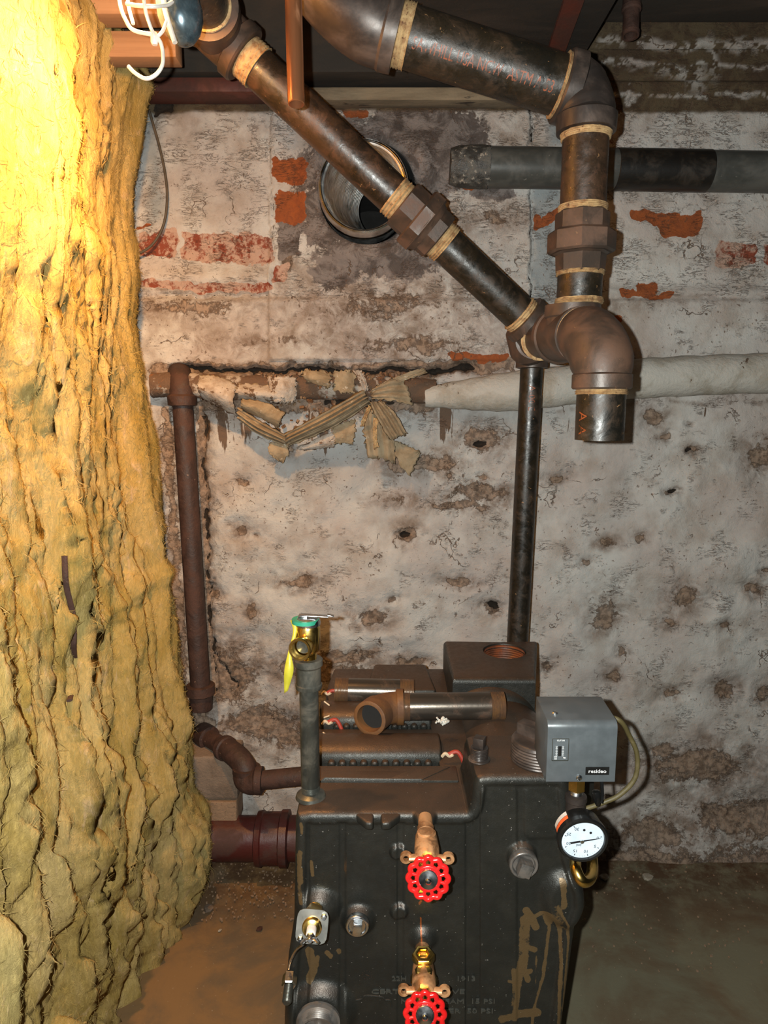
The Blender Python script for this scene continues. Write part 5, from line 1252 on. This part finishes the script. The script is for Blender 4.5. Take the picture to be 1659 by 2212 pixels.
# siphon loop
s_ = []
m = MB(); m.tube(smooth_path([Vector((sx0, sy + .004, zb3 - .01)), W(1243, 1852, 1.085), W(1244, 1878, 1.06), W(1258, 1903, 1.05), W(1274, 1898, 1.07), W(1280, 1875, 1.10), W(1276, 1840, 1.13), W(1262, 1815, 1.15)], 10), .0095, 20)
m.build('siphon_loop', M['brass'], boil)
# control cable
m = MB(); m.tube(smooth_path([Vector((x1 - .01, rear - .03, W(1320, 1545, rear - .03).z)), W(1338, 1556, 1.13), W(1360, 1590, 1.14), W(1376, 1630, 1.14), W(1372, 1680, 1.14), W(1340, 1716, 1.14), W(1305, 1733, 1.14), W(1262, 1748, 1.14)], 8), .0042, 12)
tag(m.build('control_cable', M['cable'], boil), 'dusty brown cable looping from the grey control box')
m = MB(); m.lathe(W(1287, 1708, 1.10), (.15, -.1, -1), [(0, .004), (.001, .0065), (.006, .0075), (.016, .0065), (.026, .003), (.028, .0005)], 16); m.tube(smooth_path([Vector((W(1297, 1690, 1.11).x, 1.11, zB + .004)), W(1301, 1715, 1.105), W(1298, 1735, 1.10)], 5), .0030, 10); m.build('wire_connector', M['black_plastic'], boil)
# cast lettering ------------------------------------------------------
def cast(body, size, px, py, sq=1.0):
    q = W(px, py, BF); text_flat(body, size, (q.x, BF + .0036, q.z), fr, up_, 'cast_lettering', M['cast_letter'], boil, .0016, squash=sq)
cast('22H', .0125, 862, 2117, 1.3); cast('4', .0125, 944, 2117, 1.3); cast('1913', .0125, 1008, 2117, 1.5)
cast('CERTIFIED BY WE', .0125, 903, 2145, 1.75); cast('MAWP STEAM  15 PSI', .0125, 968, 2166, 1.5); cast('WATER  50 PSI', .0125, 990, 2187, 1.6)
m = MB()
for k in range(12):
    t = 2 * math.pi * k / 12; q = W(793, 2110, BF); m.lathe((q.x + .009 * math.cos(t), BF + .006, q.z + .009 * math.sin(t)), FD, [(0, .0012), (.0035, .0009)], 8)
m.box((W(793, 2110, BF).x, BF + .004, W(793, 2110, BF).z), (.008, .004, .0015), Matrix.Rotation(.4, 3, 'Y')); m.build('date_emblem', M['boiler'], boil)
m = MB(); m.tube(smooth_path([Vector((W(x_, y_, BF).x, BF + .005, W(x_, y_, BF).z)) for x_, y_ in ((768, 2165), (782, 2162), (790, 2155), (824, 2158), (832, 2164), (843, 2166), (846, 2180))], 6), .0022, 8); m.build('cast_emblem', M['boiler'], boil)

# ================================================================== LOOSE FITTINGS ON TOP
ln = thing('loose_nipple_with_elbow', tuple(D(930, 1555, 1.6)), 'loose rusty pipe nipple with an elbow facing the viewer lying across the boiler top', 'pipe fitting')
q0, q1 = D(862, 1527, 1.575), D(1089, 1524, 1.575); qd = (q1 - q0).normalized(); L = (q1 - q0).length; RN = .0300
rthr = grunge('rusty_threads', (0.13, 0.065, 0.026), (0.075, 0.036, 0.016), 30)
rel = grunge('orange_rust_elbow', (0.15, 0.066, 0.022), (0.085, 0.036, 0.014), 18, 0.4, 0.65, 0.6, 0.75, 0.1, 0.4)
gl = grunge('bare_black_nipple', (0.10, 0.085, 0.070), (0.14, 0.06, 0.03), 7, 0.5, 0.75, 0.25, 0.4, 0.75, 0.1)
np1 = MB(); np1.lathe(q0, qd, [(0, RN), (L - .031, RN)] + threads(L - .030, L, RN, 11, .001) + [(L, RN - .005), (0.05, RN - .005)], 44, False); n1_ = np1.build('nipple', gl, ln)
m = MB(); m.lathe(q0 - qd * .004, qd, threads(0, .028, RN + .0009, 10, .001), 44); tag(m.build('thread', rthr, n1_), 'rusty thread'); 
m = MB(); m.lathe(q0 + qd * (L - .030), qd, threads(0, .030, RN + .0007, 12, .001) + [(.0302, RN - .004)], 44); m.build('thread', rthr, n1_)
ec_ = D(826, 1530, 1.565); of = D(797, 1553, 1.505); odir = (of - ec_).normalized()
e = MB(); e.tube(arc(q0 + qd * .004, lerp(ec_, q0, .2) - qd * .012, ec_ + odir * .03, 14), .0345, 40)
e.lathe(q0 + qd * .010, -qd, [(0, .031), (.0008, .0395), (.014, .0395), (.017, .036)], 40)
e.lathe(ec_ + odir * .022, odir, [(0, .034), (.004, .0375), (of - ec_).length * 1 > 0 and (.042, .0375), (.043, .036), (.043, .0295), (.006, .0260), (.006, .0005)], 44)
e.build('elbow', rel, ln)
m = MB(); m.lathe(ec_ + odir * .0440, odir, [(0, .0285), (.0008, .0285), (.0008, .0003)], 40); tag(m.build('bore_shade', M['hollow_shade'], ln), 'black disc painted as shade in the elbow mouth')  # black disc across the mouth, painting the shade inside the elbow
rn = thing('loose_nipple', tuple(D(800, 1520, 1.72)), 'short loose pipe nipple with rusty threaded ends lying at the boiler rear', 'pipe fitting')
q0, q1 = D(724, 1491, 1.70), D(893, 1495, 1.70); qd = (q1 - q0).normalized(); L = (q1 - q0).length; r_ = .0295
m = MB(); m.lathe(q0, qd, [(0, r_ - .005), (0, r_), (L, r_), (L, r_ - .005)], 44, True); nb = m.build('nipple', gl, rn)
for t0 in (0, L - .032): m = MB(); m.lathe(q0 + qd * t0, qd, threads(0, .032, r_ + .0008, 12, .001) + [(.0322, r_ - .004)], 44); m.build('thread', rthr, nb)
p = D(955, 1556, 1.52); m = MB()
for k in range(26):
    m.box(p + Vector((random.gauss(0, .006), random.gauss(0, .004), random.gauss(0, .003))), (.005, .004, .003), Quaternion((random.random(), random.random(), random.random(), random.random())).normalized().to_matrix())
o = m.build('plaster_crumb', plain('white_crumb', (.6, .58, .52), .9)); tag(o, 'small white crumbly plaster lump on the boiler below the loose nipple', 'debris')

# ================================================================== FLOOR DEBRIS
def chip(px, py, s, label, mat, flat=.4):
    q = PZ(px, py, .006); n = 7; m = MB(); pts = []
    for k in range(n):
        t = 2 * math.pi * k / n + random.uniform(-.2, .2); r_ = s * random.uniform(.7, 1.1); pts.append(q + Vector((r_ * math.cos(t), r_ * math.sin(t), -.006)))
    m.prism(pts, (s * .1, 0, s * flat)); o = m.build('debris_chip', mat, bev=s * .08, jitter=s * .03); tag(o, label, 'debris')
chip(1398, 1893, .017, 'pale flat plaster chip on the floor right of the boiler', M['stone_chip'])
chip(1305, 1893, .016, 'pale pointed chip on the floor just behind the gauge siphon', M['stone_chip'])
chip(560, 2004, .010, 'dark brown chip on the bare floor left of the boiler', M['dark_chip'])
chip(475, 2006, .006, 'tiny white chip on the floor beside the insulation', M['stone_chip'])
chip(450, 1960, .016, 'flat brown stone by the foot of the insulation', M['block_grey'])
m = MB()
for k in range(420):
    if k % 3: x, y = random.uniform(430, 660), random.uniform(1862, 1990)
    else: x, y = random.uniform(1260, 1659), random.uniform(1850, 2100)
    s_ = random.uniform(.0012, .0045); q = PZ(x, y, .004)
    m.box(q, (s_ * 1.5, s_, s_ * .8), Matrix.Rotation(random.uniform(0, 3), 3, 'Z'))
o = m.build('floor_crumbs', M['stone_chip' if False else 'block']); tag(o, 'scattered masonry crumbs over the floor edge', 'debris', kind='stuff')
